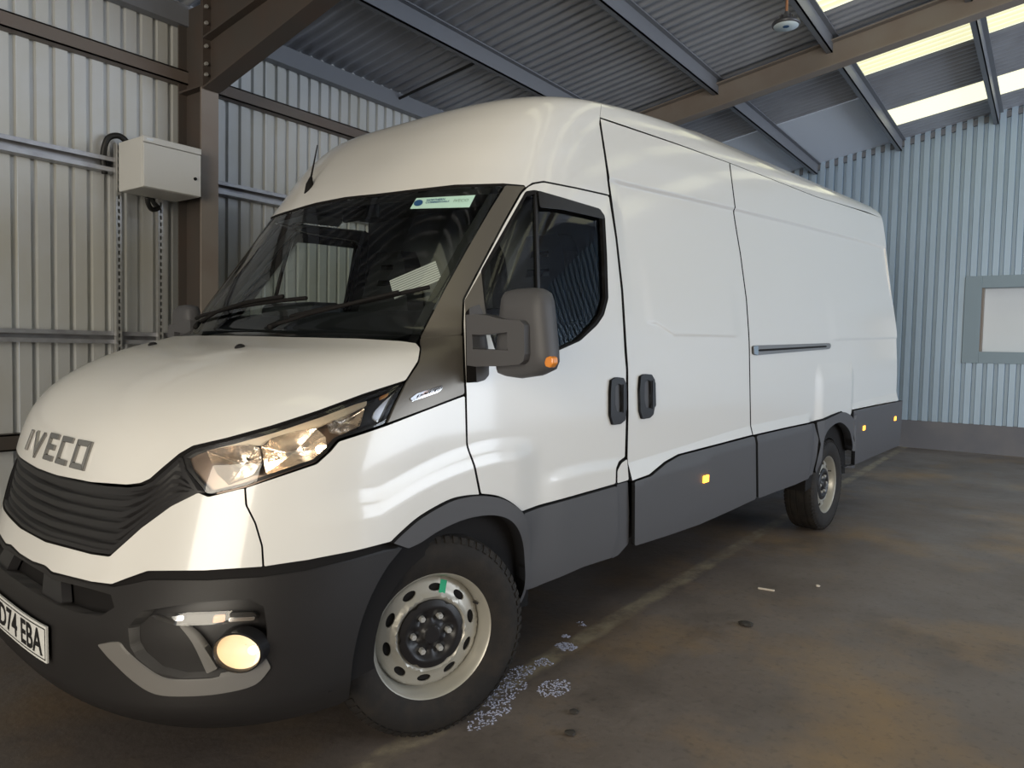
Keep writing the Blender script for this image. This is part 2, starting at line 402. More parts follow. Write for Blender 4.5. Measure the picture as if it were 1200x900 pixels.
# roof: corrugated sheets, translucent sheets, pale boards
ceiling = setting('ceiling')
def corr(name, x0, x1, y0, y1, m, pitch=.128, amp=.021):
    n = max(2, int(round((x1-x0)/pitch))); p = (x1-x0)/n; K = n*6
    xs = [x0+(x1-x0)*i/K for i in range(K+1)]; dz = [amp*math.sin(2*math.pi*(x-x0)/p) for x in xs]
    v = [(x, y0, roofz(y0)+d+.02) for x, d in zip(xs, dz)]+[(x, y1, roofz(y1)+d+.02) for x, d in zip(xs, dz)]
    return mk(name, v, [(i, i+1, K+2+i, K+1+i) for i in range(K)], m, ceiling, smooth=True)
YS = -.72; YR = -7.5
xe = [-5+i*.896 for i in range(15)]+[8.08]
xe[-2] = 7.5
for a, b in zip(xe, xe[1:]): corr('roof_sheet', a, b, 3.08, YS, 'sheet')
for a, b, y0, y1 in ((8.09, 9.25, 3.08, 1.85), (9.26, 10.45, 3.08, 1.85), (8.09, 9.25, 1.84, YS), (9.26, 10.45, 1.84, YS)):
    pass
for y0, y1 in ((3.08, 1.83), (1.82, .53), (.52, YS)):
    mk('roof_board', [(8.09, y0, roofz(y0)), (10.45, y0, roofz(y0)), (10.45, y1, roofz(y1)), (8.09, y1, roofz(y1)), (8.09, y0, roofz(y0)+.05), (10.45, y0, roofz(y0)+.05), (10.45, y1, roofz(y1)+.05), (8.09, y1, roofz(y1)+.05)],
       [(0, 1, 2, 3), (4, 7, 6, 5), (0, 4, 5, 1), (2, 6, 7, 3), (1, 5, 6, 2), (0, 3, 7, 4)], 'sheet_w', ceiling)
sky = [(-4.3, -3.6), (-1.7, -1.0), (.9, 1.6), (3.0, 3.6), (5.03, 5.50), (6.93, 7.43), (8.90, 9.66)]
cur = -5.0
for a, b in sky+[(10.45, None)]:
    nn = max(1, int(round((a-cur)/.9)))
    for i in range(nn): corr('roof_sheet', cur+(a-cur)*i/nn, cur+(a-cur)*(i+1)/nn, YS, YR, 'sheet')
    if b: corr('skylight_sheet', a, b, YS, YR, 'skyl'); cur = b
# far side of the hall: other roof slope, right wall and front wall with their door openings
mk('roof_sheet', [(-9, YR, roofz(YR)+.02), (XB, YR, roofz(YR)+.02), (XB, -12, 4.3), (-9, -12, 4.3)], [(0, 1, 2, 3)], 'sheet', ceiling)
mk('roof_sheet', [(-9, 3.08, roofz(3.08)+.02), (-5, 3.08, roofz(3.08)+.02), (-5, YR, roofz(YR)+.02), (-9, YR, roofz(YR)+.02)], [(0, 1, 2, 3)], 'sheet', ceiling)
setting('wall_right', MB().box(-9, 1.9, -12.1, -12, 0, 4.35).box(10.5, XB+.1, -12.1, -12, 0, 4.35).box(1.9, 10.5, -12.1, -12, 4.05, 4.35), 'clad_l')
setting('wall_front', MB().box(-9.1, -9, -12, -6.5, 0, 5.8).box(-9.1, -9, -1.1, 3.05, 0, 5.8).box(-9.1, -9, -6.5, -1.1, 4.2, 5.8), 'clad_l')
MB().box(-9, -4.7, YW, YW+.05, 0, 3.9).out('cladding_sheet', 'clad_l', wall_left)
# purlins
def purlin(yc, m='purlin', label=None):
    v = []; z = roofz(yc)
    t = .012; w = .06; d = .17
    mb = MB().box(-5, XB-.06, yc, yc+t, z-d, z).box(-5, XB-.06, yc, yc+w, z-d, z-d+t).box(-5, XB-.06, yc-w+t, yc+t, z-t-.004, z-.004)
    return mb.out('roof_purlin', m, label=label, cat='roof purlin', group='purlins under the roof')
for yc, lb_ in ((1.79, 'grey roof purlin nearest the left wall, above the front of the van'), (.49, 'grey roof purlin above the van roof, second from the left wall'),
                (-.70, 'grey roof purlin with the round lamp hung from it at the edge of the skylights'), (-1.90, 'grey roof purlin crossing the bright skylight strips'),
                (-3.1, 'grey roof purlin higher up the roof slope past the skylight purlin'), (-4.3, 'grey roof purlin higher still up the slope of the roof'), (-5.5, 'grey roof purlin close to the ridge')):
    purlin(yc, label=lb_)
# tie rod between purlins
MB().tube([(3.50, 2.90, 3.90), (3.52, 1.80, 4.08)], .014, 6).out('tie_rod', 'cable', label='thin dark tie rod between eaves beam and first purlin', cat='tie rod')

# portal frames
def isec(mb, pts, x0, x1, depth_dir):
    pass
def frame_member(name, P0, P1, up, h, w, parent, m, tf=.014):
    """I-section from P0 to P1 (points on the underside), height h along 'up', flanges w wide along X"""
    P0, P1, up = Vector(P0), Vector(P1), Vector(up); X = Vector((1, 0, 0)); v = []; f = []
    sec = [(-w/2, 0), (w/2, 0), (w/2, tf), (.005, tf), (.005, h-tf), (w/2, h-tf), (w/2, h), (-w/2, h), (-w/2, h-tf), (-.005, h-tf), (-.005, tf), (-w/2, tf)]
    for P in (P0, P1): v += [P+X*a+up*b for a, b in sec]
    n = 12; f = [(i, (i+1) % n, n+(i+1) % n, n+i) for i in range(n)]+[tuple(range(n)), tuple(range(n, 2*n))[::-1]]
    return mk(name, v, f, m, parent)
RU = Vector((0, .166, .986))
fr = empty('portal_frame', (1.22, 2.78, 0), label='brown steel column with haunched rafter behind the grey electrical box', cat='steel frame', group='portal frames')
def inframe(o, par): o.location = -Vector(par.location); return o
# column: flanges at Y 2.62 and 2.93
inframe(MB().box(1.15, 1.29, 2.615, 2.632, 0, 3.27).out('inner_flange', 'brown_l', fr), fr)
inframe(MB().box(1.15, 1.29, 2.93, 2.947, 0, 3.93).out('outer_flange', 'brown', fr), fr)
inframe(MB().box(1.213, 1.227, 2.632, 2.93, 0, 3.93).out('column_web', 'brown', fr), fr)
inframe(MB().box(1.15, 1.29, 2.598, 2.63, 3.27, 3.98).out('end_plate', 'brown', fr), fr)
inframe(MB().box(1.15, 1.29, 2.63, 2.93, 3.275, 3.29).out('stiffener', 'brown', fr), fr)
def raf_bot(y, d): return roofz(y)-.06-d
inframe(frame_member('rafter', (1.22, 2.60, raf_bot(2.6, .36)), (1.22, -7.4, raf_bot(-7.4, .36)), RU, .35, .14, fr, 'brown'), fr)
hv = []
for x in (1.213, 1.227): hv += [(x, 2.60, 3.27), (x, .6, 3.76), (x, .6, 3.99), (x, 2.60, 3.62)]
inframe(mk('haunch', hv+[], [(0, 1, 2, 3), (7, 6, 5, 4), (0, 4, 5, 1), (0, 3, 7, 4), (1, 5, 6, 2)], 'brown', fr), fr)
hf = []
for x in (1.15, 1.29):
    hf += [(x, 2.60, 3.255), (x, .6, 3.745), (x, .6, 3.76), (x, 2.60, 3.27)]
inframe(mk('haunch_flange', hf, [(0, 1, 2, 3), (7, 6, 5, 4), (0, 4, 5, 1), (0, 3, 7, 4), (1, 5, 6, 2), (3, 2, 6, 7)], 'brown', fr), fr)
for z in (3.36, 3.44, 3.57, 3.74, 3.86):
    inframe(MB().rev([(-.02, .001), (-.02, .014), (0, .014)], 6, axis='y', c=(1.172, 2.598, z)).out('bolt', 'steel_d', fr), fr)
fr2 = empty('portal_frame', (6.06, 2.78, 0), label='brown steel rafter frame crossing the roof above the rear of the van', cat='steel frame', group='portal frames')
inframe(frame_member('rafter', (6.06, 2.60, raf_bot(2.6, .265)), (6.06, -7.4, raf_bot(-7.4, .265)), RU, .26, .15, fr2, 'brown_l'), fr2)
inframe(MB().box(5.99, 6.13, 2.615, 2.632, 0, 3.9).out('inner_flange', 'brown_l', fr2), fr2)
inframe(MB().box(5.99, 6.13, 2.93, 2.947, 0, 3.9).out('outer_flange', 'brown', fr2), fr2)
inframe(MB().box(6.053, 6.067, 2.632, 2.93, 0, 3.9).out('column_web', 'brown', fr2), fr2)

# electrical enclosure and its two strut rails
bx = empty('electrical_box', (.865, 2.68, 2.42), label='pale grey metal electrical box mounted beside the brown column', cat='electrical box')
bevel(MB().box(-.215, .215, -.16, .17, 0, .35).out('box_body', 'enclosure', bx), .006)
bevel(MB().box(-.213, .213, -.182, -.162, .003, .305).out('box_door', 'enclosure', bx), .004)
bevel(MB().box(-.215, .215, -.184, -.162, .309, .352).out('box_lid', 'enclosure', bx), .004)
MB().rev([(-.192, .001), (-.192, .011), (-.182, .012)], 12, axis='y', c=(.165, 0, .125)).out('lock', 'matblack', bx)
MB().box(-.195, -.145, -.1855, -.184, .325, .338).out('maker_plate', 'strut', bx)
for x, lbl in ((.655, 'perforated zinc strut rail under the left end of the electrical box'), (.965, 'perforated zinc strut rail between electrical box and column')):
    st = empty('strut_rail', (x, 2.88, 1.22), label=lbl, cat='strut rail', group='strut rails under the electrical box')
    MB().box(-.02, -.016, -.02, .02, 0, 1.55).box(.016, .02, -.02, .02, 0, 1.55).box(-.02, .02, .016, .02, 0, 1.55).box(-.02, -.007, -.022, -.018, 0, 1.55).box(.007, .02, -.022, -.018, 0, 1.55).out('channel', 'strut', st)
    sl = MB()
    for k in range(30): sl.box(-.007, .007, -.0205, -.0195, .03+k*.05, .05+k*.05)
    s_ = sl.out('slot_bridges', 'strut', st); s_['kind'] = 'stuff'
def cable(pts, r, label):
    # smooth through points
    P = [Vector(p) for p in pts]; Q = []
    for i in range(len(P)-1):
        p0, p1, p2, p3 = P[max(i-1, 0)], P[i], P[i+1], P[min(i+2, len(P)-1)]
        for k in range(6):
            t = k/6; Q.append(.5*((2*p1)+(p2-p0)*t+(2*p0-5*p1+4*p2-p3)*t*t+(3*p1-p0-3*p2+p3)*t**3))
    Q.append(P[-1]); MB().tube(Q, r, 8).out('cable', 'cable', smooth=True, label=label, cat='cable', group='cables at the electrical box')
cable([(.60, 2.95, 2.55), (.585, 2.94, 2.68), (.61, 2.92, 2.80), (.68, 2.895, 2.83), (.74, 2.89, 2.78), (.76, 2.89, 2.70)], .022, 'thick black cable looping over the back of the electrical box')
cable([(.80, 2.74, 2.395), (.82, 2.76, 2.35), (.87, 2.80, 2.325), (.93, 2.83, 2.35), (.94, 2.90, 2.39), (.93, 2.95, 2.45)], .018, 'black cable loop hanging under the electrical box')

# hanging lamp
lp = empty('hanging_lamp', (4.49, -.69, 4.13), label='round grey hanging lamp with copper hanger under the roof', cat='lamp')
MB().rev([(0, .02), (0, .10), (.004, .112), (.02, .115), (.035, .105), (.045, .06), (.05, .001)], 32, axis='z').out('lamp_shell', 'lampshell', lp, smooth=True)
MB().rev([(-.004, .025), (-.004, .100), (.003, .102)], 32, axis='z').out('diffuser', 'lampglass', lp, smooth=True)
MB().rev([(-.006, .001), (-.006, .026), (.002, .027)], 20, axis='z').out('sensor_eye', 'ink_blue', lp)
MB().rev([(.045, .05), (.085, .045), (.09, .02), (.12, .015), (.12, .001)], 20, axis='z').out('driver_housing', 'lampshell', lp)
for a in range(6): MB().box(-.055, .055, -.003, .003, .05, .088).out('cooling_fin', 'lampshell', lp).rotation_euler = (0, 0, a*math.pi/6)
MB().tube([(0, 0, .12), (0, 0, .27)], .012, 8).out('hanger', 'copper', lp)

# ------------------------------------------------------------------ the van: body surface
# Plan contours stacked over z: nose position x0, corner length a, corner exponent n, half width W
TB = np.array([
[0.18,-.78,.80,2.9,.90],[0.26,-.93,.80,2.9,.95],[0.34,-1.00,.80,2.9,.978],[0.50,-1.00,.80,2.8,.995],[0.70,-.95,.80,2.8,1.0],[0.88,-.905,.80,2.8,1.0],
[1.00,-.872,.80,2.8,1.0],[1.10,-.83,.82,2.8,.997],[1.18,-.765,.85,2.8,.993],[1.25,-.67,.86,2.7,.988],[1.31,-.53,.82,2.7,.985],
[1.355,-.37,.77,2.7,.982],[1.39,-.20,.70,2.7,.980],[1.50,-.115,.68,2.8,.967],[1.70,.04,.68,2.9,.938],[2.03,.29,.66,3.0,.888],
[2.20,.445,.62,3.5,.862],[2.34,.59,.60,3.8,.840],[2.42,.70,.60,3.8,.825],[2.47,.85,.60,3.5,.81],[2.51,1.15,.70,2.8,.785],
[2.54,1.5,.60,2.6,.755],[2.57,2.0,.50,2.4,.70]])
def pchip(x, y, xn):
    h = np.diff(x); d = np.diff(y)/h; m = np.zeros_like(y)
    for i in range(1, len(x)-1):
        if d[i-1]*d[i] > 0:
            w1 = 2*h[i]+h[i-1]; w2 = h[i]+2*h[i-1]; m[i] = (w1+w2)/(w1/d[i-1]+w2/d[i])
    m[0] = d[0]; m[-1] = d[-1]
    i = np.clip(np.searchsorted(x, xn)-1, 0, len(x)-2); t = (xn-x[i])/h[i]
    return ((1+2*t)*(1-t)**2*y[i]+t*(1-t)**2*h[i]*m[i]+t*t*(3-2*t)*y[i+1]+t*t*(t-1)*h[i]*m[i+1])
ZN = np.linspace(.18, 2.57, 1600)
TN = np.stack([pchip(TB[:, 0], TB[:, i], ZN) for i in range(1, 5)], 1)
_k = np.ones(41)/41                                     # smooth the profiles a little
for i in range(4):
    pad = np.concatenate([np.full(20, TN[0, i]), TN[:, i], np.full(20, TN[-1, i])]); TN[:, i] = np.convolve(pad, _k, 'valid')
VN = np.concatenate([[0], np.cumsum(np.sqrt(np.diff(ZN)**2+(.8*np.diff(TN[:, 0]))**2))])
def z2v(z): return np.interp(z, ZN, VN)
def v2z(v): return np.interp(v, VN, ZN)
def prm(z): return [np.interp(z, ZN, TN[:, i]) for i in range(4)]
LC = 1.4; KR = .012; XR = 5.97
def rise(x, z): return KR*np.clip(x-1, 0, None)*np.clip((z-1.2)/1.3, 0, 1)
crk, srk = math.cos(RAKE), math.sin(RAKE)
def w2loc(P):
    x = P[..., 0]*crk+P[..., 2]*srk; z = -P[..., 0]*srk+P[..., 2]*crk
    zz = z
    for _ in range(3): zz = z-rise(x, zz)
    return np.stack([x, P[..., 1], zz], -1)
def rays(px):
    px = np.asarray(px, float); return FW[None]+RT[None]*((px[:, :1]-600)/FPX)+UP[None]*((450-px[:, 1:])/FPX)
def Gf(P):
    x0, a, n, W = prm(P[..., 2]); u = np.clip((x0+a-P[..., 0])/a, 0, None)
    return u**n+(np.abs(P[..., 1])/W)**n-1
def unproj(px):
    """photo pixels -> body surface (undeformed x, y, z)"""
    d = rays(px); t = np.linspace(1.0, 11, 1500); out = []
    for dd in d:
        P = w2loc(CAM_V+t[:, None]*dd); g = Gf(P); g[(P[:, 2] < .19) | (P[:, 2] > 2.565)] = 1
        i = int(np.argmax(g < 0))
        if g[i] >= 0: out.append(None); continue
        lo, hi = t[i-1], t[i]
        for _ in range(22):
            m = (lo+hi)/2
            if Gf(w2loc((CAM_V+m*dd)[None]))[0] < 0: hi = m
            else: lo = m
        out.append(w2loc(CAM_V+hi*dd))
    return out
def planehit(px, axis, val):
    """photo pixels -> plane of the van frame (x or y constant), rake removed"""
    r = []
    for dd in rays(px):
        # w2loc is close to linear; solve by iteration
        lo, hi = .5, 12.
        for _ in range(50):
            m = (lo+hi)/2
            if w2loc(CAM_V+m*dd)[axis] < val: lo = m
            else: hi = m
        r.append(w2loc(CAM_V+hi*dd))
    return np.array(r)
def xyz2sv(P):
    x, y, z = P; x0, a, n, W = [float(q) for q in prm(z)]; c = x0+a
    if x >= c: return (x, float(z2v(z)))
    psi = math.atan2(-y/W, (c-x)/a); return (c-LC*(1-psi/(math.pi/2)), float(z2v(z)))
def sc(v): x0, a, n, W = prm(v2z(v)); return x0+a-LC
def m_(x, z): return (x, float(z2v(z)))                 # side point given in metres
RELIEF = []; EXTRA = None
def surf(s, v, off=0.0, rel=True):
    s = np.asarray(s, float); v = np.asarray(v, float)
    def base(s, v):
        z = v2z(v); x0, a, n, W = prm(z); c = x0+a
        psi = np.pi/2*(1-(c-s)/LC); psi = np.clip(psi, -np.pi/2, np.pi/2); ap = np.abs(psi)
        r = (np.cos(ap)**n+np.sin(ap)**n)**(-1/n)
        x = np.where(s >= c, s, c-a*r*np.cos(ap)); y = np.where(s >= c, -W, -W*r*np.sin(ap)*np.sign(psi))
        return np.stack([x, y, z+rise(x, z)], -1), z
    def nrm(f):
        e = 2e-3; du = f(s+e, v)-f(s-e, v); dv = f(s, v+e)-f(s, v-e); n = np.cross(du, dv)
        return n/np.maximum(np.linalg.norm(n, axis=-1, keepdims=True), 1e-9)
    b0 = lambda s, v: base(s, v)[0]
    P = b0(s, v); N = nrm(b0)
    if rel and RELIEF:
        def full(s, v):
            p, z = base(s, v); d = 0
            for f in RELIEF: d = d+f(p[..., 0], z, p[..., 1])
            return p+N*np.asarray(d)[..., None]
        P = full(s, v); N = nrm(full)
    return P+N*off, N
def dens(pts, step=6, closed=True, chaikin=1):
    p = resample(np.array(pts, float), step, closed)
    for _ in range(chaikin):
        q = np.roll(p, -1, 0)
        if closed: p = np.stack([.75*p+.25*q, .25*p+.75*q], 1).reshape(-1, 2)
        else:
            a, b = p[:-1], p[1:]; p = np.concatenate([p[:1], np.stack([.75*a+.25*b, .25*a+.75*b], 1).reshape(-1, 2), p[-1:]])
    return p
def loop_px(pts, step=7, chaikin=1):
    """closed loop of photo pixels, or of ('m', s, v) side points, on the body surface"""
    if all(len(p) == 2 for p in pts):
        return np.array([xyz2sv(P) for P in unproj(dens(pts, step, True, chaikin)) if P is not None])
    out = []; n = len(pts)
    for i in range(n):
        a, b = pts[i], pts[(i+1) % n]
        if len(a) == 2 and len(b) == 2:
            seg = dens([a, b], step, False, 0)[:-1]; out += [xyz2sv(P) for P in unproj(seg) if P is not None]
        elif len(a) == 2: out += [xyz2sv(P) for P in unproj([a]) if P is not None]
        else: out.append((a[1], a[2]))
    return np.array(out)
def loop_sym(pts, step=6, chaikin=1):
    """open pixel chain whose two ends lie past the centre line; cut there and mirrored"""
    P = [p for p in unproj(dens(pts, step, False, chaikin)) if p is not None]
    i0 = next(i for i, p in enumerate(P) if p[1] < 0); i1 = len(P)-1-next(i for i, p in enumerate(P[::-1]) if p[1] < 0)
    half = [xyz2sv(p) for p in P[i0:i1+1]]
    mir = [(2*float(sc(v))-s, v) for s, v in half]
    return np.array(half+mir[::-1])
def sym_sv(half):
    half = [tuple(map(float, h)) for h in half]; return np.array(half+[(2*float(sc(v))-s, v) for s, v in half][::-1])
def shrink(lp, g):
    a = np.asarray(lp); keep = [0]
    for i in range(1, len(a)):
        if np.linalg.norm(a[i]-a[keep[-1]]) > 2e-3: keep.append(i)
    a = a[keep]
    area_ = .5*np.sum(a[:, 0]*np.roll(a[:, 1], -1)-np.roll(a[:, 0], -1)*a[:, 1])
    if area_ < 0: a = a[::-1]
    e0 = a-np.roll(a, 1, 0); e1 = np.roll(a, -1, 0)-a
    n0 = np.stack([-e0[:, 1], e0[:, 0]], 1); n1 = np.stack([-e1[:, 1], e1[:, 0]], 1)
    n0 /= np.linalg.norm(n0, axis=1, keepdims=True)+1e-12; n1 /= np.linalg.norm(n1, axis=1, keepdims=True)+1e-12
    n = n0+n1; n /= np.maximum(np.linalg.norm(n, axis=1, keepdims=True), .5)
    return a+n*g
def panel(name, loops, m, parent, h=.03, depth=.018, gap=.003, off=0.0, mirror=False, label=None, back=False, rel=True, hole_gap=None):
    """skin panel on the body surface with turned-in edges; mirror=True makes its twin on the other side"""
    L2 = [shrink(loops[0], gap)]
    for l in loops[1:]:
        L2.append(shrink(l, -(gap if hole_gap is None else hole_gap)))
    vv, F, bd = cdt(L2, h, EXTRA if (rel and off == 0 and EXTRA is not None) else None); P, N = surf(vv[:, 0], vv[:, 1], off, rel); n = len(vv)
    # make faces look outwards
    a, b, c = F[len(F)//2][:3]; fl = np.dot(np.cross(P[b]-P[a], P[c]-P[a]), N[a]) < 0
    Q = P-N*depth; V = np.concatenate([P, P, Q]); nr = np.concatenate([N, N, N])
    FF = [tuple(f[::-1]) if fl else tuple(f) for f in F]
    rim = [(b+n, a+n, a+2*n, b+2*n) for a, b in bd]
    if fl: rim = [f[::-1] for f in rim]
    for f in rim:                                         # edge walls look sideways
        w = np.cross(V[f[1]]-V[f[0]], V[f[3]]-V[f[0]]); w /= np.linalg.norm(w)+1e-12
        for k in f: nr[k] = nr[k]+0
    FF += rim
    if back: FF += [tuple(i+2*n for i in f[::-1]) for f in FF[:len(F)]]
    used = sorted(set(i for f in FF for i in f)); mp = {k: i for i, k in enumerate(used)}
    V, nr = V[used], nr[used]; FF = [tuple(mp[i] for i in f) for f in FF]
    out = []
    for sg in ((1, -1) if mirror else (1,)):
        VV = V*[1, sg, 1]; NN = nr*[1, sg, 1]; G = FF if sg > 0 else [f[::-1] for f in FF]
        o = mk(name, VV, G, m, parent[0 if sg > 0 else 1] if isinstance(parent, (tuple, list)) else parent, smooth=True, normals=NN)
        if m in ('white', 'plastic'):
            o.data.materials.append(MT['matblack']); nF = len(F)
            for q_ in range(nF, nF+len(rim)): o.data.polygons[q_].material_index = 1
        if label: o['label'] = label
        out.append(o)
    return out if mirror else out[0]
def flipy(o, parent=None):
    """mirror twin of a part built on the near side"""
    me = o.data.copy(); me.transform(Matrix.Scale(-1, 4, (0, 1, 0))); me.flip_normals()
    return lk(o.name.split('.')[0], me, parent or o.parent)

def cr(*pts, k=4):
    """smooth curve through the given pixels"""
    P = [np.array(p, float) for p in pts]; out = []
    for i in range(len(P)-1):
        p0, p1, p2, p3 = P[max(i-1, 0)], P[i], P[i+1], P[min(i+2, len(P)-1)]
        for j in range(k):
            t = j/k; q = .5*(2*p1+(p2-p0)*t+(2*p0-5*p1+4*p2-p3)*t*t+(3*p1-p0-3*p2+p3)*t**3); out.append((float(q[0]), float(q[1])))
    return out+[tuple(map(float, P[-1]))]
van = empty('panel_van', (0, 0, 0), rot=(0, -RAKE, -WY), label='long white high-roof panel van with dark grey lower cladding and lit lamps', cat='van')

# body relief: functions (x, z, y) -> outward distance
def smooth01(t): t = np.clip(t, 0, 1); return t*t*(3-2*t)
def line_z(px, deg=0):
    P = [p for p in unproj(px) if p is not None]; xs = np.array([p[0] for p in P]); zs = np.array([p[2] for p in P]); o = np.argsort(xs)
    if deg:
        pf = np.polyfit(xs, zs, deg); a_, b_ = xs.min(), xs.max()
        return lambda x: np.polyval(pf, np.clip(x, a_, b_))
    return lambda x: np.interp(x, xs[o], zs[o])
upl = line_z([(737, 214), (760, 218), (840, 238), (957, 267), (1034, 288)], 2)
def r_upper(x, z, y):
    d = upl(x)-z; return -.014*smooth01(d/.022)*smooth01(1-(d-.05)/.8)*smooth01((x-1.10)/.16)*smooth01((6.1-x)/.2)
RELIEF.append(r_upper)
sil = line_z([(738, 542), (800, 523), (850, 507), (880, 498.5), (944, 485)])
sil2 = line_z([(996, 473.5), (1049, 460)])
def r_sill(x, z, y):
    d = sil(x)-z; a = np.clip(d/.10, 0, 1)*.022*smooth01((x-1.12)/.02)*smooth01((3.62-x)/.12)
    d2 = sil2(x)-z; b = np.clip(d2/.08, 0, 1)*.022*smooth01((x-4.55)/.03)
    return a+b
RELIEF.append(r_sill)
belt = line_z([(975, 400), (1046, 397.5)])
belt2 = line_z([(769, 381), (790, 395), (877, 396.5)])
RELIEF.append(lambda x, z, y: .005*smooth01((z-belt2(x))/.02)*smooth01((x-1.32)/.1)*smooth01((2.43-x)/.15)*smooth01(1-(z-belt2(x)-.03)/.4))
RELIEF.append(lambda x, z, y: .006*smooth01((z-belt(x))/.02)*smooth01((x-3.95)/.25)*smooth01(1-(z-belt(x)-.03)/.5))
fa = line_z([(440, 571), (500, 540), (545, 521), (600, 513), (621, 511)], 2)
RELIEF.append(lambda x, z, y: .016*smooth01((fa(x)-z)/.09)*smooth01((.52-x)/.2)*smooth01((x+.62)/.3)*smooth01((z-.5)/.2))
fb = line_z([(642, 553), (661, 545), (700, 538.5), (733, 535)], 2)
RELIEF.append(lambda x, z, y: .008*smooth01((fb(x)-z)/.06)*smooth01((x-.46)/.2)*smooth01((1.11-x)/.01))
def r_arch(x, z, y):
    q = np.sqrt(np.clip(np.abs(x-4.12)-.33, 0, None)**2+np.clip(z-1.05, 0, None)**2); return .022*smooth01(1-q/.15)*smooth01((z-.4)/.1)
RELIEF.append(r_arch)
EX = []
for fn, xa, xb_, rows in ((upl, 1.02, 5.97, (-.004, .007, .015, .026)), (sil, 1.12, 3.7, (-.003, .004, .05)), (sil2, 4.5, 5.97, (-.003, .004, .04)), (belt, 3.9, 5.97, (-.024, -.01, .004)), (belt2, 1.3, 2.45, (-.024, -.01, .004)),
                           (fa, -.5, .5, (-.005, .02, .045, .07, .095)), (fb, .48, 1.1, (-.004, .015, .03, .045, .064))):
    for x in np.arange(xa, xb_, .02):
        for r_ in rows: EX.append((x, float(z2v(float(fn(x))-r_))))
EXTRA = np.array(EX)

# ------------------------------------------------------------------ skin panels
HOOD = loop_sym([(250, 392.8), (300, 393.6), (340, 394.7), (420, 396.5), (470, 399.5), (488, 402), (493, 408), (490.7, 422.7), (476, 446), (426.7, 462), (373, 482), (320, 499.3), (266.7, 514), (226.7, 523.3),
                 (211, 532.3), (192, 548), (176, 562), (165, 567), (149, 569), (107, 566), (67, 558), (50, 552)])
hood = panel('bonnet', [HOOD], 'white', van, h=.016, depth=.03)
FASC = loop_sym([(35, 625), (53, 634.7), (106.7, 649), (128, 652), (165, 618.7), (200, 593), (232, 577), (244, 582), (280, 573), (286.7, 572), (288, 592), (298.7, 613), (306.7, 640), (308, 664.5),
                 (240, 669), (173, 669.5), (149, 678), (130.7, 685), (106.7, 682), (61, 670.5), (53, 663), (38, 658)])
fascia = panel('front_fascia', [FASC], 'white', van, depth=.03, gap=.0015)
FEND = loop_px([(287.5, 571.5), (328, 558), (371, 543.5), (387, 529), (397, 517), (427, 507.5), (452, 499), (500, 480.5), (545, 463.5), (546.5, 520), *cr((558, 579), (540, 580.5), (520, 586), (488, 604), (466.7, 622), (454.5, 634)),
                (413, 645), (360, 656.5), (309, 664.5), (307.5, 640), (299.5, 613), (289, 592)])
fender = panel('front_wing', [FEND], 'white', van, mirror=True, depth=.03, h=.02, gap=.0018)
TRIM = loop_px([(493.5, 404), (491, 397), (520, 394.5), (542.5, 392.5), (543.5, 430), (545, 462), (500, 479.5), (453, 497), (463, 474), (476, 447.5), (491, 424)])
panel('cowl_side_trim', [TRIM], 'pillar', van, mirror=True)
PILL = loop_px([(592, 216.5), (617, 218), (611, 224), (589.5, 262), (563, 312.5), (543, 350), (541.8, 380), (542, 391.5), (515, 394.2), (491.5, 396), (520, 340), (546.7, 292), (573, 246.7)])
panel('windscreen_pillar', [PILL], 'pillar', van, mirror=True, depth=.06)
WS = loop_sym([(405, 232.3), (420, 230.7), (440, 228.8), (480, 224), (533, 218), (590, 216.5), (573, 246), (546, 292), (519.5, 340), (490.5, 395), (487, 401), (470, 398.5), (420, 396), (340, 394), (300, 393)])
windscreen = panel('windscreen', [WS], 'glass', van, gap=.002, depth=.006, off=-.006, h=.035, label='tinted windscreen')
# black edge print of the windscreen (a thin band just behind the glass)
WSi = shrink(WS, .035)
panel('windscreen_edge_band', [WS, WSi], 'black', van, gap=.004, hole_gap=0, off=-.013, depth=.002, h=.05)

# upper front body with brow
b1 = [xyz2sv(P) for P in unproj(dens([(616, 220), (624, 214.7), (637, 212.5), (675, 220), (714.7, 228.8), (708, 180), (702.5, 145)], 7, False, 0))]
wt = [xyz2sv(P) for P in unproj(dens([(405, 231.3), (420, 229.7), (440, 227.8), (480, 223), (533, 217), (590, 215.5), (614, 217.5)], 6, False, 0)) if P[1] < 0]
zt = 2.56; sB = b1[-1][0]
BROW = sym_sv(wt+b1+[m_(sB, 2.45), m_(sB, 2.50), m_(sB, 2.53), m_(sB+.02, 2.54), m_(sB+.02, zt)] if False else wt+b1+[m_(sB, 2.44), m_(sB, 2.47)]+[(float(sc(z2v(2.47)))*(1-t)+sB*t, float(z2v(2.47+.0*t))) for t in np.linspace(.95, 0, 24)])
brow = panel('roof_brow', [BROW], 'white', van, h=.035, depth=.03, gap=.003)
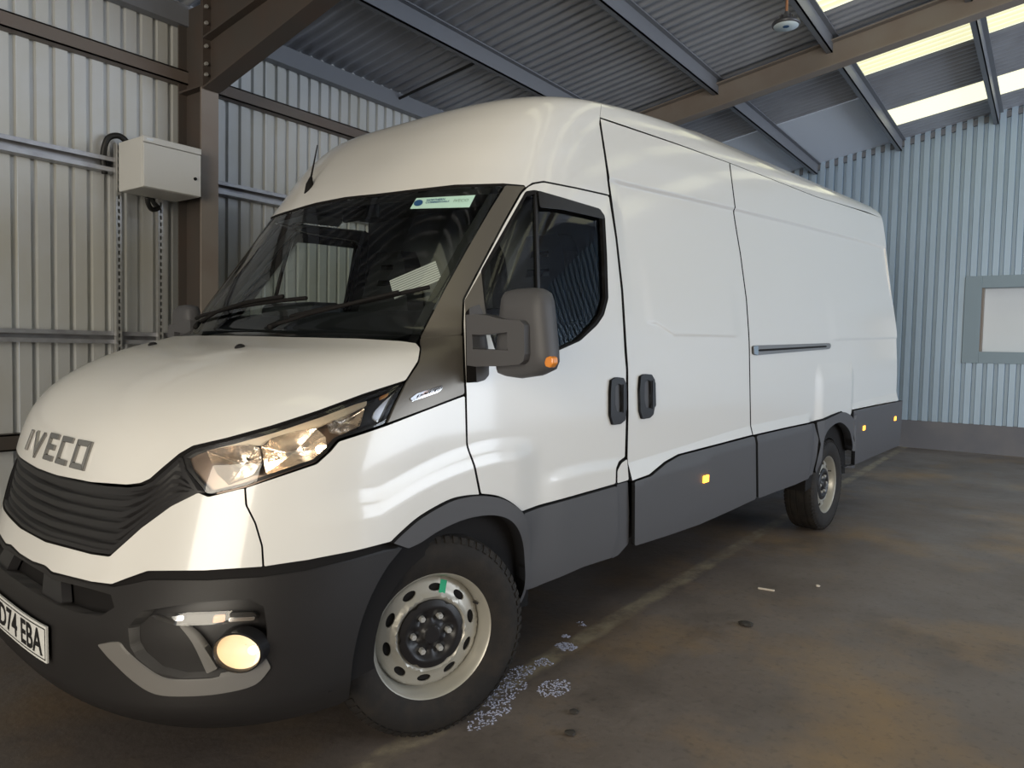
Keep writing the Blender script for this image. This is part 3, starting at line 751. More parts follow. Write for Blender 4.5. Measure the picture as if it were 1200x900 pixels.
# roof cap: lofted shell above the brow and the gutter seam
gut = [xyz2sv(P) for P in unproj([(702, 137), (793, 168), (853, 190), (900, 208), (957, 230.5), (1015, 248)]) ]
gz = lambda x: np.interp(x, [g[0] for g in gut], [float(v2z(g[1])) for g in gut])
def roof_shell():
    # rows run from the seam up to z = 2.57, then flat lid
    S = np.concatenate([np.linspace(sB, XR, 60)])
    zs = np.linspace(0, 1, 12); V = []; n = len(S)
    for t in zs:
        z0 = gz(S); z = z0+(2.57-z0)*t; p, _ = surf(S, z2v(z), 0, False); V += [tuple(q) for q in p]
    F = [(i*n+j, i*n+j+1, (i+1)*n+j+1, (i+1)*n+j) for i in range(11) for j in range(n-1)]
    k = len(V); V += [(x, -y, z) for x, y, z in V]; F += [tuple(i+k for i in f[::-1]) for f in F]
    top = [11*n+j for j in range(n)]
    F += [(top[j], top[j+1], top[j+1]+k, top[j]+k) for j in range(n-1)]
    # front slope from brow edge (z 2.47) up to the lid
    rows = []; m = 41
    for z in np.linspace(2.465, 2.57, 14):
        v = float(z2v(z)); c0 = float(sc(v)); ss = np.linspace(c0, 2*c0-c0, 1)
        x0, a, nn, W = [float(q) for q in prm(z)]; send = x0+a+.02
        s_ = np.concatenate([np.linspace(2*c0-send, send, m)]); p, _ = surf(s_, np.full(m, v), 0, False); rows.append([tuple(q) for q in p])
    q0 = len(V)
    for r in rows: V += r
    F += [(q0+i*m+j, q0+i*m+j+1, q0+(i+1)*m+j+1, q0+(i+1)*m+j) for i in range(13) for j in range(m-1)]
    # sides between the corner of the front slope and the seam start
    rows = []; m2 = 14
    for z in np.linspace(2.465, 2.57, 14):
        x0, a, nn, W = [float(q) for q in prm(z)]; e = x0+a
        s_ = np.linspace(min(sB, e), max(sB, e), m2); p, _ = surf(s_, np.full(m2, float(z2v(z))), 0, False); rows.append([tuple(q) for q in p])
    q1 = len(V)
    for r in rows: V += r
    f2 = [(q1+i*m2+j, q1+i*m2+j+1, q1+(i+1)*m2+j+1, q1+(i+1)*m2+j) for i in range(13) for j in range(m2-1)]
    q2 = len(V); V += [(x, -y, z) for x, y, z in V[q1:q2]]; F += f2+[tuple(i-q1+q2 for i in f[::-1]) for f in f2]
    # lid over the front part
    x0, a, nn, W = [float(q) for q in prm(2.57)]; xe = x0+a
    V2, F2 = [], []
    q3 = len(V); th = np.linspace(-math.pi/2, math.pi/2, 31)
    arc = [(xe-a*(abs(math.cos(t))**(2/nn)), -W*math.copysign(abs(math.sin(t))**(2/nn), math.sin(t)), 2.57+float(rise(1.5, 2.57))) for t in th]
    V += arc; F.append(tuple(range(q3, q3+31))[::-1])
    return V, F
V, F = roof_shell(); roof_o = autosmooth(mk('roof', V, F, 'white', van, smooth=True), 50)

# sides
SLIDE = loop_px([(703.5, 139), (793, 169), (854.5, 191), (861, 243), (869.3, 297), (875, 350), (877.5, 400), (879.3, 509.5), (840, 520), (793, 532.5), (776.7, 541), (756.7, 556), (737, 563),
                 (735.2, 536), (736.3, 486), (736, 433), (733.8, 400), (730.5, 340), (724.2, 278.7), (717.5, 230), (709.7, 180)], chaikin=0)
slide = panel('sliding_door', [SLIDE], 'white', van, mirror=True, h=.028, gap=.002)
zg = float(gz(XR)); zb = xyz2sv(unproj([(1049, 469.5)])[0])
SIDE = loop_px([(855.5, 191.5), (900, 208.5), (957, 231), ('m', XR, float(z2v(zg))), ('m', XR, zb[1]), (1030, 473), (996.5, 480), (992.5, 487.5), (982, 481.5), (970, 486), (961, 490), (953, 493.5), (920, 500.5), (880.3, 509.5),
                (878.5, 400), (876, 350), (870.3, 297), (862, 243)])
side = panel('body_side', [SIDE], 'white', van, mirror=True, h=.03, gap=.001)
DOOR_OUT = [(546.3, 462), (544.3, 420), (542.8, 380), (543.6, 351), (563.5, 313), (590, 263), (611, 226), (618, 219), (625, 215.3), (637, 213.3), (675, 220.7), (714, 229.5), (722, 278.7), (728.3, 340), (732.3, 414.7), (734, 433), (734, 486.7), (732.6, 536), (725, 541), (720.5, 549), (720, 567),
            (653, 586), *cr((608.5, 599.3), (595, 588.5), (579, 581), (559.5, 578.5)), (547.5, 520)]
WIN = [(616, 224), (563.5, 317), (564, 340), (568, 372), (580, 410), (600, 420), (630, 418), (651, 412.5), (680, 399.5), (700, 381), (708, 369), (713, 350), (711.5, 300), (709, 254), (703, 244.5), (660, 232), (627, 222.5)]
DOOR, WINL = loop_px(DOOR_OUT), loop_px(WIN)
door = panel('front_door', [DOOR, WINL], 'white', van, mirror=True, h=.02, hole_gap=0, depth=.03)
seal = panel('window_seal', [WINL, shrink(WINL, .016)], 'matblack', (door[0], door[1]), gap=.001, hole_gap=0, off=-.004, depth=.02, mirror=True, h=.03)
# glass: quarter light and sliding pane, with divider bar
QL = loop_px([(615, 226), (565, 318), (566, 345), (570, 372), (582, 409), (600, 419), (635, 416), (633.5, 337), (629, 224)])
SP = loop_px([(630, 224), (634.5, 337), (636, 417), (651, 411.5), (680, 398.5), (700, 380), (707.5, 368), (712, 350), (710.5, 300), (708, 254.5), (702.5, 245.5), (660, 233)])
panel('quarter_light', [QL], 'glass_side', (door[0], door[1]), gap=.004, off=-.014, depth=.004, mirror=True, h=.06, rel=False)
panel('door_glass', [SP], 'glass_side', (door[0], door[1]), gap=.004, off=-.020, depth=.004, mirror=True, h=.06, rel=False)
DV = loop_px([(627.6, 222.5), (630.4, 223.2), (636.6, 417.5), (633, 418)], chaikin=0)
panel('window_divider', [DV], 'black', (door[0], door[1]), gap=0, off=-.004, depth=.016, mirror=True, h=.03)
# wind deflector strip along the top of the pane
WD = loop_px([(630, 223.5), (660, 232), (702, 244.5), (708, 253), (708, 257), (660, 246), (632, 243)])
panel('rain_deflector', [WD], 'black', (door[0], door[1]), gap=.001, off=.004, depth=.004, mirror=True, h=.03)
DTR = shrink(DOOR, .012)
panel('door_lining', [DTR, shrink(WINL, -.004)], 'trim_in', (door[0], door[1]), gap=0, hole_gap=0, off=-.055, depth=.004, mirror=True, h=.06, rel=False)
# dark cladding
DCL = loop_px([(609, 600.5), (653, 587.2), (720, 568.3), (721.3, 587), (721.8, 620), (719, 634), (714, 653), (680, 664), (640, 681.5), (624, 689), (614, 692), (618, 668), (619, 645), (617, 622)])
panel('door_cladding', [DCL], 'plastic', (door[0], door[1]), mirror=True, off=.006)
FLW = loop_px([(721.2, 551), (726, 542), (733, 537.2), (734.8, 562.5), (721, 566.5)])
panel('fuel_flap', [FLW], 'white', van, gap=.002, rel=False, off=.010)
FLD = loop_px([(722, 567.5), (735.6, 563.5), (737.2, 600), (736.4, 637), (724, 651), (716, 655), (720, 634), (723, 620)])
panel('sill_end_cladding', [FLD], 'plastic', van, mirror=True, gap=.0025, off=.002, rel=False)
SCL = loop_px([(737, 564), (757, 557.3), (777, 542.3), (793, 533.7), (840, 521.3), (879.5, 510.7), (880.5, 583), (850, 597), (813, 613), (775, 626), (736.7, 638)])
scl = panel('sliding_door_cladding', [SCL], 'plastic', van, mirror=True, off=.010, gap=.0015)
RCL = loop_px([(881, 510.3), (920, 501.5), (952, 494.8), (956, 513), (954, 535), (950, 556), (925, 567), (900, 576), (882, 583)])
panel('side_cladding', [RCL], 'plastic', van, mirror=True, off=.014)
RAR = loop_px([*cr((953.5, 494.5), (962, 490.5), (970, 486.8), (982, 482.3), (992, 488), (996, 500), (997, 528)), *cr((993.5, 527), (991.5, 515), (988, 503), (978, 494.5), (966.7, 500), (959.5, 512), (956.5, 540), (953, 554)), (951.5, 550), (956.5, 520)])
panel('rear_arch_trim', [RAR], 'plastic', van, mirror=True, off=.022, depth=.06, gap=.001)
zc = float(z2v(.52))
RBK = loop_px([(996.8, 481), (1030, 474), ('m', XR, zb[1]-.004), ('m', XR+.10, zb[1]-.004), ('m', XR+.10, zc), (1049, 521), (1020, 533), (987, 547.5), (996, 546), (997.2, 500)])
rbk = panel('rear_corner_cladding', [RBK], 'plastic', van, mirror=True, off=.014, depth=.03)
FAR = loop_px([*cr((454.5, 635), (466.7, 622.9), (488, 605), (520, 587), (540, 581.4), (558, 579.6), (579, 582), (595, 589.5), (608, 601), (616.5, 622), (618.5, 645), (617.5, 668), (613.5, 692), (608, 705)), *cr((603, 708), (611, 690), (612.5, 666.7), (608, 634.7), (594.7, 611), (573, 602.7), (541, 606.5), (509, 620), (487, 634), (472, 641))])
panel('front_arch_trim', [FAR], 'plastic', van, mirror=True, off=.012, depth=.05, gap=.001)

# ------------------------------------------------------------------ bumper, grille, lamps
top = [xyz2sv(P) for P in unproj(dens([(38, 659.5), (53, 664.5), (61, 672), (106.7, 683.5), (130.7, 687), (149, 684), (173, 679), (240, 680), (306.7, 676.5), (360, 669), (413, 656.5), (454, 645), (472, 642)], 6, False, 0)) if P[1] < 0]
arch = [m_(.01+.415*math.cos(t), .36+.415*math.sin(t)) for t in np.linspace(math.radians(132), math.radians(194), 14)]
bot = [(float(sc(z2v(.245)))*(1-t)+arch[-1][0]*t, float(z2v(.245))) for t in np.linspace(.97, 0, 26)]
BUMP = sym_sv(top+arch+bot)
REC = loop_px([(166, 716), (230, 706), (292, 702), (309, 711), (314, 740), (309, 778), (286, 791), (240, 794), (213, 795), (182, 788), (160, 771), (152, 757), (150, 735)])
def mir_loop(l): return np.array([(2*float(sc(v))-s, v) for s, v in l])
GS = loop_px([(120, 684), (149, 677), (173, 669), (240, 668.5), (306.7, 664), (360, 656), (413, 645), (456, 634), (472, 642), (454, 648), (413, 660), (360, 672), (306.7, 680), (240, 683), (173, 682), (149, 687), (130, 690)])
# air intake in the middle
INT = sym_sv([xyz2sv(P) for P in unproj(dens([(52, 672), (61, 679), (106, 690), (130, 697), (134, 712), (118, 722), (90, 718), (64, 708), (45, 697)], 6, False, 0)) if P is not None and P[1] < 0])
bumper = panel('bumper', [BUMP, REC, mir_loop(REC), INT], 'bumper', van, h=.03, depth=.06, hole_gap=0, rel=False)
panel('bumper_recess', [REC], 'black', (bumper, bumper), gap=-.004, off=-.055, depth=.003, mirror=True, rel=False)
panel('bumper_gap_strip', [GS], 'matblack', (bumper, bumper), gap=-.004, off=-.018, depth=.003, mirror=True, rel=False)
panel('intake_backing', [INT], 'matblack', bumper, gap=-.004, off=-.05, depth=.003, rel=False)
STR = loop_px([(47, 668), (66, 675), (68, 707), (60, 706), (44, 698)])
panel('intake_strut', [STR], 'black', (bumper, bumper), gap=0, off=-.012, depth=.03, mirror=True, rel=False)
SKID = loop_px([*cr((117, 754.7), (138.7, 752), (149, 762.7), (170.7, 781), (197, 795), (240, 795.5), (258.7, 792.5), (293, 785), (312, 771)), *cr((317, 781), (298.7, 801), (261, 811), (220, 814.5), (184, 812), (157, 796), (128, 768))])
panel('skid_trim', [SKID], 'trimgrey', (bumper, bumper), gap=0, off=.008, depth=.03, mirror=True, rel=False, h=.02)
BRC = loop_px([*cr((206, 733), (227.6, 750), (253, 787)), *cr((240, 793), (222, 756), (206, 735))])
panel('recess_brace', [BRC], 'trimgrey', (bumper, bumper), gap=0, off=-.018, depth=.035, mirror=True, rel=False, h=.02)
RCP = loop_px([(168, 722), (204, 734), (218, 754), (239, 793.5), (213, 794.5), (182, 787), (161, 770), (153, 756), (152, 736)])
panel('recess_panel', [RCP], 'bumper', (bumper, bumper), gap=0, off=-.036, depth=.02, mirror=True, rel=False)
IND = loop_px([(173, 721.7), (219.7, 720), (297, 718.5), (303.6, 724), (302, 731), (229, 734), (204, 734), (181.7, 727.5)])
ind = panel('indicator_lamp', [IND], 'lens', (bumper, bumper), gap=0, off=-.012, depth=.03, mirror=True, rel=False, h=.02)
INB = loop_px([(185, 723.5), (219.7, 722), (296, 720), (301, 725), (299, 730), (229, 732.5), (204, 732.5)])
panel('indicator_back', [INB], 'black', ind[0], gap=0, off=-.03, depth=.004, rel=False, h=.02)
panel('amber_segment', [loop_px([(248, 723), (262, 722), (261, 731), (246, 732)])], 'amber', ind[0], gap=0, off=-.022, depth=.006, rel=False, h=.02)
panel('chrome_segment', [loop_px([(266, 726.5), (299, 725), (297.5, 729.5), (266, 731)])], 'chrome', ind[0], gap=0, off=-.022, depth=.006, rel=False, h=.02)
panel('chrome_segment', [loop_px([(195, 724), (209, 722.5), (210, 729), (200, 729.5)])], 'chrome', ind[0], gap=0, off=-.022, depth=.006, rel=False, h=.02)
# fog lamps
def place_on(px, off=0.0):
    P = unproj([px])[0]; s, v = xyz2sv(P); p, n = surf(np.array([s]), np.array([v]), off, False); return Vector(p[0]), Vector(n[0])
def frame_on(p, n):
    up = Vector((0, 0, 1)); x = up.cross(n).normalized(); y = n.cross(x).normalized()
    return Matrix(((x.x, y.x, n.x, p.x), (x.y, y.y, n.y, p.y), (x.z, y.z, n.z, p.z), (0, 0, 0, 1)))
def placed(mb, name, m, parent, Mx, smooth=True, mirror=True, mirror_parent=None):
    v = [Mx@Vector(q) for q in mb.v]; o = mk(name, v, mb.f, m, parent, smooth)
    if smooth: autosmooth(o, 40)
    if mirror: return o, flipy(o, mirror_parent or parent)
    return o
p, n = place_on((281, 763.5), -.008)
n = (n+Vector((-.75, -.1, 0))).normalized()
Mf = frame_on(p, n)@Matrix.Diagonal((1.18, .93, 1, 1))
fog, fog2 = placed(MB().rev([(.018, .062), (.022, .058), (.016, .055), (-.03, .052), (-.03, .064), (.018, .062)], 36, axis='z'), 'fog_lamp', 'black', bumper, Mf)
placed(MB().rev([(.012, .0555), (-.004, .052), (-.022, .040), (-.032, .022), (-.036, .001)], 36, axis='z'), 'reflector_bowl', 'reflector', fog, Mf, mirror=True, mirror_parent=fog2)
placed(MB().rev([(.012*math.sin(a), max(.0005, .012*math.cos(a))) for a in np.linspace(math.pi/2, -math.pi/2, 9)], 16, axis='z'), 'fog_bulb', 'bulb_f', fog, Mf@Matrix.Translation((.034, .004, .004)), mirror=True, mirror_parent=fog2)
placed(MB().rev([(.016, .0555), (.019, .03), (.020, .001)], 36, axis='z'), 'fog_lens', 'lens', fog, Mf, mirror=True, mirror_parent=fog2)
# grille
GR = [(50, 553.5), (67, 560), (107, 568), (149, 571), (165, 569), (177, 564), (193, 550), (210, 534.5), (216, 550), (232, 576), (200, 592), (165, 617.5), (128, 650.5), (106.7, 647.5), (53, 633), (40, 627)]
GRL = loop_sym(GR)
grille = panel('grille', [GRL], 'black', van, gap=.002, off=-.045, depth=.02, rel=False)
panel('grille_surround', [GRL, shrink(GRL, .012)], 'black', grille, gap=.001, hole_gap=0, off=-.004, depth=.05, rel=False)
# slats: bands that follow the lower edge of the grille
gh = np.array(loop_sym(GR)); gzz = v2z(gh[:, 1]); zlo, zhi = gzz.min(), gzz.max()
half = [(s-float(sc(v)), float(v2z(v))) for s, v in gh if s >= float(sc(v))-1e-6]
hs = np.array(half); hlist = hs
for k in range(6):
    f0 = .05+k*.165; f1 = f0+.085; P0, P1 = [], []
    for t in np.linspace(0, .80, 40):
        # grille height at distance t from the centre
        zs_ = []
        for i in range(len(hs)-1):
            a, b = hs[i], hs[i+1]
            if (a[0]-t)*(b[0]-t) <= 0 and abs(a[0]-b[0]) > 1e-6: zs_.append(a[1]+(b[1]-a[1])*(t-a[0])/(b[0]-a[0]))
        if len(zs_) < 2: continue
        l, h_ = min(zs_), max(zs_)
        if h_-l < .03: continue
        for f, Q in ((f0, P0), (f1, P1)):
            z = l+(h_-l)*f; v = float(z2v(z)); Q.append((float(sc(v))+t, v))
    if len(P0) < 3: continue
    lp_ = sym_sv(P0[::1][::-1][::-1]); up_ = P1
    halfp = P0+P1[::-1]
    L_ = np.array([(2*float(sc(v))-s, v) for s, v in P0[::-1]]+P0+P1[::-1]+[(2*float(sc(v))-s, v) for s, v in P1])
    panel('grille_slat', [L_], 'black', grille, gap=0, off=-.014, depth=.03, rel=False, h=.03)
# badge letters as bent strokes on the bonnet
def strokes(letter):
    return {'I': [[(0, 0), (0, 1)]], 'V': [[(0, 1), (.38, 0), (.76, 1)]], 'E': [[(.62, 1), (0, 1), (0, 0), (.62, 0)], [(0, .5), (.56, .5)]],
            'C': [[(.66, 1), (0, 1), (0, 0), (.66, 0)]], 'O': [[(0, 0), (0, 1), (.72, 1), (.72, 0), (0, 0)]]}[letter]
def stroke_mesh(path, w):
    # mitred thick polyline
    P = [np.array(p, float) for p in path]; cl = np.allclose(P[0], P[-1]); n = len(P); L_, R_ = [], []
    for i in range(n):
        a = P[i-1] if i else (P[-2] if cl else None); b = P[i+1] if i < n-1 else (P[1] if cl else None)
        ds = [q/np.linalg.norm(q) for q in ([P[i]-a] if a is not None else [])+([b-P[i]] if b is not None else [])]
        ns = [np.array((-q[1], q[0])) for q in ds]; m = sum(ns); m = m/np.linalg.norm(m); m = m/max(.4, np.dot(m, ns[0])) if len(ns) > 1 else m
        L_.append(P[i]+m*w/2); R_.append(P[i]-m*w/2)
    return [[L_[i], R_[i], R_[i+1], L_[i+1]] for i in range(n-1)]
badge = empty('badge', (0, 0, 0), parent=van, label='chrome lettering on the bonnet')
BH, BW = .070, .118; zc_ = 1.008; wL = .0175
adv = {'I': .070, 'V': .148, 'E': .118, 'C': .122, 'O': .100}
tot = sum(adv.values()); y0 = .262
for ch in 'IVECO':
    mb = MB()
    for path in strokes(ch):
        for quad in stroke_mesh([(p_[0]*BW*.95+(.010*p_[1] if ch == 'I' else 0), p_[1]*BH) for p_ in path], wL):
            for nsub in (1,):
                vs = []
                for off in (.009, -.004):
                    for (u, w_) in quad:
                        yy = y0-u; z = zc_-BH/2+w_; x0, a, nn, W = [float(q) for q in prm(z)]
                        x = x0+a*(1-max(0, 1-(abs(yy)/W)**nn)**(1/nn)); ss, vv_ = xyz2sv((x, yy, z)); p3, _ = surf(np.array([ss]), np.array([vv_]), off, False); vs.append(tuple(p3[0]))
                mb.add(vs, [(0, 1, 2, 3), (7, 6, 5, 4), (0, 4, 5, 1), (1, 5, 6, 2), (2, 6, 7, 3), (3, 7, 4, 0)])
    bevel(mb.out('letter', 'badge', badge), .002, 2)
    y0 -= adv[ch]
# headlamps
HL = [(211.5, 533.5), (226.7, 524.5), (266.7, 515), (320, 500.3), (373, 483), (426.7, 463), (475, 447.5), (463, 472.5), (452, 497.5), (427, 506), (397, 515.5), (386.7, 527.5), (370.7, 542), (328, 556.5), (286, 571), (245, 580.5), (240, 578.5), (217, 551)]
HLL = loop_px(HL, 6)
lampA = panel('headlamp', [HLL], 'lampback', van, gap=.003, off=-.085, depth=.004, mirror=True, rel=False)
def cup(loop, name, m, parent, d0, d1, gap=.003):
    l = shrink(loop, gap); l = resample(l, .02); a, _ = surf(l[:, 0], l[:, 1], d0, False); b, _ = surf(l[:, 0], l[:, 1], d1, False); n = len(l)
    o = mk(name, list(a)+list(b), [(i, (i+1) % n, n+(i+1) % n, n+i) for i in range(n)], m, parent[0], smooth=True); flipy(o, parent[1]); return o
cup(HLL, 'lamp_case', 'black', lampA, -.001, -.086)
panel('lamp_lens', [HLL], 'lens', lampA, gap=.004, off=-.003, depth=.003, mirror=True, rel=False)
panel('lamp_rim', [HLL, shrink(HLL, .012)], 'black', lampA, gap=.003, hole_gap=0, off=-.005, depth=.02, mirror=True, rel=False, h=.02)
def dish(loop, name, m, par, d_edge, d_deep):
    """hollow reflector: ring of the loop at d_edge falling to its centre at d_deep"""
    l = resample(np.asarray(loop), .02); c = l.mean(0); V = []; n = len(l); K = 7
    for k in range(K):
        t = k/(K-1); q = c+(l-c)*(1-t*.93); d = d_edge+(d_deep-d_edge)*math.sin(t*math.pi/2); p, _ = surf(q[:, 0], q[:, 1], d, False); V += [tuple(x) for x in p]
    F = [(k*n+i, k*n+(i+1) % n, (k+1)*n+(i+1) % n, (k+1)*n+i) for k in range(K-1) for i in range(n)]; F.append(tuple(range((K-1)*n, K*n)))
    o = mk(name, V, F, m, par[0], smooth=True); flipy(o, par[1]); return o
D1 = loop_px([(239, 527), (262, 522.5), (290, 519), (304, 524), (306, 540), (296, 556), (266, 568), (252, 555)], 5)
D2 = loop_px([(308, 540), (305, 522), (318, 512), (345, 504), (372, 501), (383, 512), (384, 526), (368, 538), (335, 550), (312, 556)], 5)
dish(D1, 'reflector_bowl', 'reflector2', lampA, -.012, -.075); dish(D2, 'reflector_bowl', 'reflector2', lampA, -.012, -.075)
D3 = loop_px([(382, 487), (420, 474), (430, 477), (425, 498), (402, 508), (388, 506)], 5)
dish(D3, 'side_reflector', 'reflector2', lampA, -.02, -.05)
panel('lamp_bezel', [loop_px([(240, 524), (320, 504.5), (374, 488), (420, 471), (432, 468), (431, 474), (376, 497), (318, 511.5), (304, 519), (262, 522), (240, 527)], 5)], 'reflector', lampA, gap=0, off=-.014, depth=.02, mirror=True, rel=False, h=.02)
panel('lamp_inner_panel', [loop_px([(215, 535), (238, 527), (252, 556), (265, 569), (246, 577), (219, 550)], 5)], 'lampback', lampA, gap=0, off=-.022, depth=.02, mirror=True, rel=False, h=.02)
panel('lamp_lower_bar', [loop_px([(266, 569), (297, 557), (312, 557), (336, 551), (369, 539.5), (385, 527), (386, 528), (370, 542), (328, 556.5), (286, 571), (250, 579)], 5)], 'lampback', lampA, gap=0, off=-.012, depth=.02, mirror=True, rel=False, h=.02)
panel('black_insert', [loop_px([(433, 474), (450, 459), (474, 449), (463, 472), (452, 496), (424, 506), (428, 490)], 5)], 'black', lampA, gap=0, off=-.03, depth=.02, mirror=True, rel=False, h=.02)
panel('daylight_strip', [loop_px([(443, 480), (452, 470), (464, 459), (470, 452), (452, 493), (446, 494), (440, 488)], 5)], 'chrome', lampA, gap=0, off=-.022, depth=.012, mirror=True, rel=False, h=.02)
panel('amber_lens', [loop_px([(448, 462), (459, 457.5), (457, 462), (449, 466)], 4)], 'amber', lampA, gap=0, off=-.02, depth=.01, mirror=True, rel=False, h=.02)
p, n = place_on((376, 525), -.022)
placed(MB().rev([(.012, .001), (.009, .007), (0, .010), (-.02, .008), (-.03, .004)], 14, axis='z'), 'lamp_bulb', 'bulb', lampA[0], frame_on(p, n), mirror=True, mirror_parent=lampA[1])
p, n = place_on((288, 535), -.05)
placed(MB().rev([(.02, .001), (.016, .008), (-.02, .009)], 14, axis='z'), 'bulb_shield', 'chrome', lampA[0], frame_on(p, n), mirror=True, mirror_parent=lampA[1])

# ------------------------------------------------------------------ wheels
def disc_y(r): return np.interp(r, [0, .10, .118, .128, .135, .143, .163, .182, .192, .199], [-.050, -.050, -.062, -.074, -.072, -.062, -.058, -.053, -.048, -.030])
def circ(r, n=64, c=(0, 0)): return np.array([(c[0]+r*math.cos(2*math.pi*k/n), c[1]+r*math.sin(2*math.pi*k/n)) for k in range(n)])
holes = []
for k in range(10):
    t = math.radians(90+36*k-8); cx_, cz_ = .160*math.cos(t), .160*math.sin(t)
    holes.append(np.array([(cx_+.0135*math.cos(a)*math.cos(t)-.026*math.sin(a)*math.sin(t), cz_+.0135*math.cos(a)*math.sin(t)+.026*math.sin(a)*math.cos(t)) for a in np.linspace(0, 2*math.pi, 19)[:-1]]))
vv, F, bd = cdt([circ(.199), circ(.09, 40)]+holes, .011)
def dm(uv, t): r = np.hypot(uv[:, 0], uv[:, 1]); return np.stack([uv[:, 0], disc_y(r)+t, uv[:, 1]], -1)
Vd = np.concatenate([dm(vv, 0), dm(vv, .006)]); nd = len(vv)
Fd = [tuple(f) for f in F]+[tuple(i+nd for i in f[::-1]) for f in F]+[(a, b, b+nd, a+nd) for a, b in bd]
rimb = MB().add(Vd, Fd)
rimb.rev([(-.097, .2235), (-.100, .220), (-.097, .2155), (-.086, .212), (-.074, .2035), (-.045, .2025), (-.035, .1965), (.02, .1965), (.06, .205), (.095, .222)], 72, axis='y')
me_rim = rimb.out('tmp', 'steel', None, smooth=True); autosmooth(me_rim, 40); rim_data = me_rim.data; bpy.data.objects.remove(me_rim)
tp = [(-.085, .215), (-.101, .221), (-.112, .245), (-.118, .280), (-.115, .312), (-.104, .335), (-.093, .346), (-.080, .3525), (-.060, .3545), (-.056, .346), (-.048, .346), (-.044, .3555), (-.014, .3555), (-.010, .347), (.010, .347), (.014, .3555), (.044, .3555), (.048, .346), (.056, .346), (.060, .3545), (.080, .3525), (.104, .335), (.118, .280), (.112, .245), (.101, .221), (.085, .215)]
def tmp_data(mb, m, smooth=True, ang=30):
    o = mb.out('tmp', m, None, smooth=smooth)
    if smooth: autosmooth(o, ang)
    d = o.data; bpy.data.objects.remove(o); return d
tyre_data = tmp_data(MB().rev(tp, 96, closed=True, axis='y'), 'rubber')
blk = MB()
for k in range(66):
    t = 2*math.pi*k/66; c, s = math.cos(t), math.sin(t)
    for sg in (-1, 1):
        pts = []
        for r in (.328, .3485):
            for yy in (sg*(.112 if r < .34 else .097), sg*.074):
                for w in (-.0095, .0095):
                    rr = r+(.003 if abs(yy) < .08 else 0); pts.append((rr*c-w*s, yy, rr*s+w*c))
        blk.add(pts, [(0, 1, 3, 2), (4, 6, 7, 5), (0, 4, 5, 1), (2, 3, 7, 6), (0, 2, 6, 4), (1, 5, 7, 3)])
blk_data = tmp_data(blk, 'rubber', False)
def cap_poly(): return np.array([((.119-.007*max(0, math.cos(6*t))**6)*math.cos(t), (.119-.007*max(0, math.cos(6*t))**6)*math.sin(t)) for t in np.linspace(0, 2*math.pi, 109)[:-1]])
def capy(uv, t):
    r = np.hypot(uv[:, 0], uv[:, 1]); th = np.arctan2(uv[:, 1], uv[:, 0])
    y = np.interp(r, [0, .032, .035, .042, .056, .095, .122], [-.084, -.084, -.076, -.073, -.068, -.082, -.074])
    y = y+.014*np.exp(-((r-.066)/.019)**2)*(.5+.5*np.cos(6*th))
    return np.stack([uv[:, 0], y+t, uv[:, 1]], -1)
vv, F, bd = cdt([cap_poly()], .006); A = capy(vv, 0); B = capy(vv, .02); n_ = len(vv)
cap_data = tmp_data(MB().add(list(A)+list(B), [tuple(f) for f in F]+[(a, b, b+n_, a+n_) for a, b in bd]), 'black', True, 40)
nut_data = tmp_data(MB().rev([(-.080, .001), (-.080, .0095), (-.076, .0115), (-.050, .0115)], 6, axis='y'), 'steel_d', True, 30)
tm = math.radians(72); mkv = []
for r in (.142, .160, .186):
    for a in (-.085, .085): mkv.append((r*math.cos(tm+a*.15/r), float(disc_y(r))-.0012, r*math.sin(tm+a*.15/r)))
mark_data = tmp_data(MB().add(mkv, [(0, 2, 3, 1), (2, 4, 5, 3)]), 'green', False)
valve_data = tmp_data(MB().tube([(.175, -.05, .075), (.178, -.075, .076)], .004, 6), 'black', False)
drum_data = tmp_data(MB().rev([(-.05, .001), (-.05, .17), (.05, .18), (.05, .001)], 32, axis='y'), 'matblack', False)
def wheel(x, y, z, steer, side_, marked):
    w = lk('wheel', rim_data, van); w.location = (x, y, z); w.rotation_euler = (0, 0, steer if side_ < 0 else steer+math.pi)
    lk('tyre', tyre_data, w); t = lk('tread_blocks', blk_data, w); t['kind'] = 'stuff'; lk('hub_cap', cap_data, w); lk('brake_drum', drum_data, w)
    for k in range(6):
        a = math.radians(60*k+60); o = lk('wheel_nut', nut_data, w); o.location = (.066*math.cos(a), 0, .066*math.sin(a))
    lk('valve', valve_data, w)
    if marked: lk('paint_mark', mark_data, w, label='green paint mark on the rim')
    return w
zr = -4.1*srk+.3545*crk; xr = 4.1*crk+.3545*srk
wheel(.008, -.865, .354, math.radians(-20), -1, True); wheel(.008, .865, .354, math.radians(-20), 1, False)
wheel(xr, -.865, zr, 0, -1, False); wheel(xr, .865, zr, 0, 1, False)

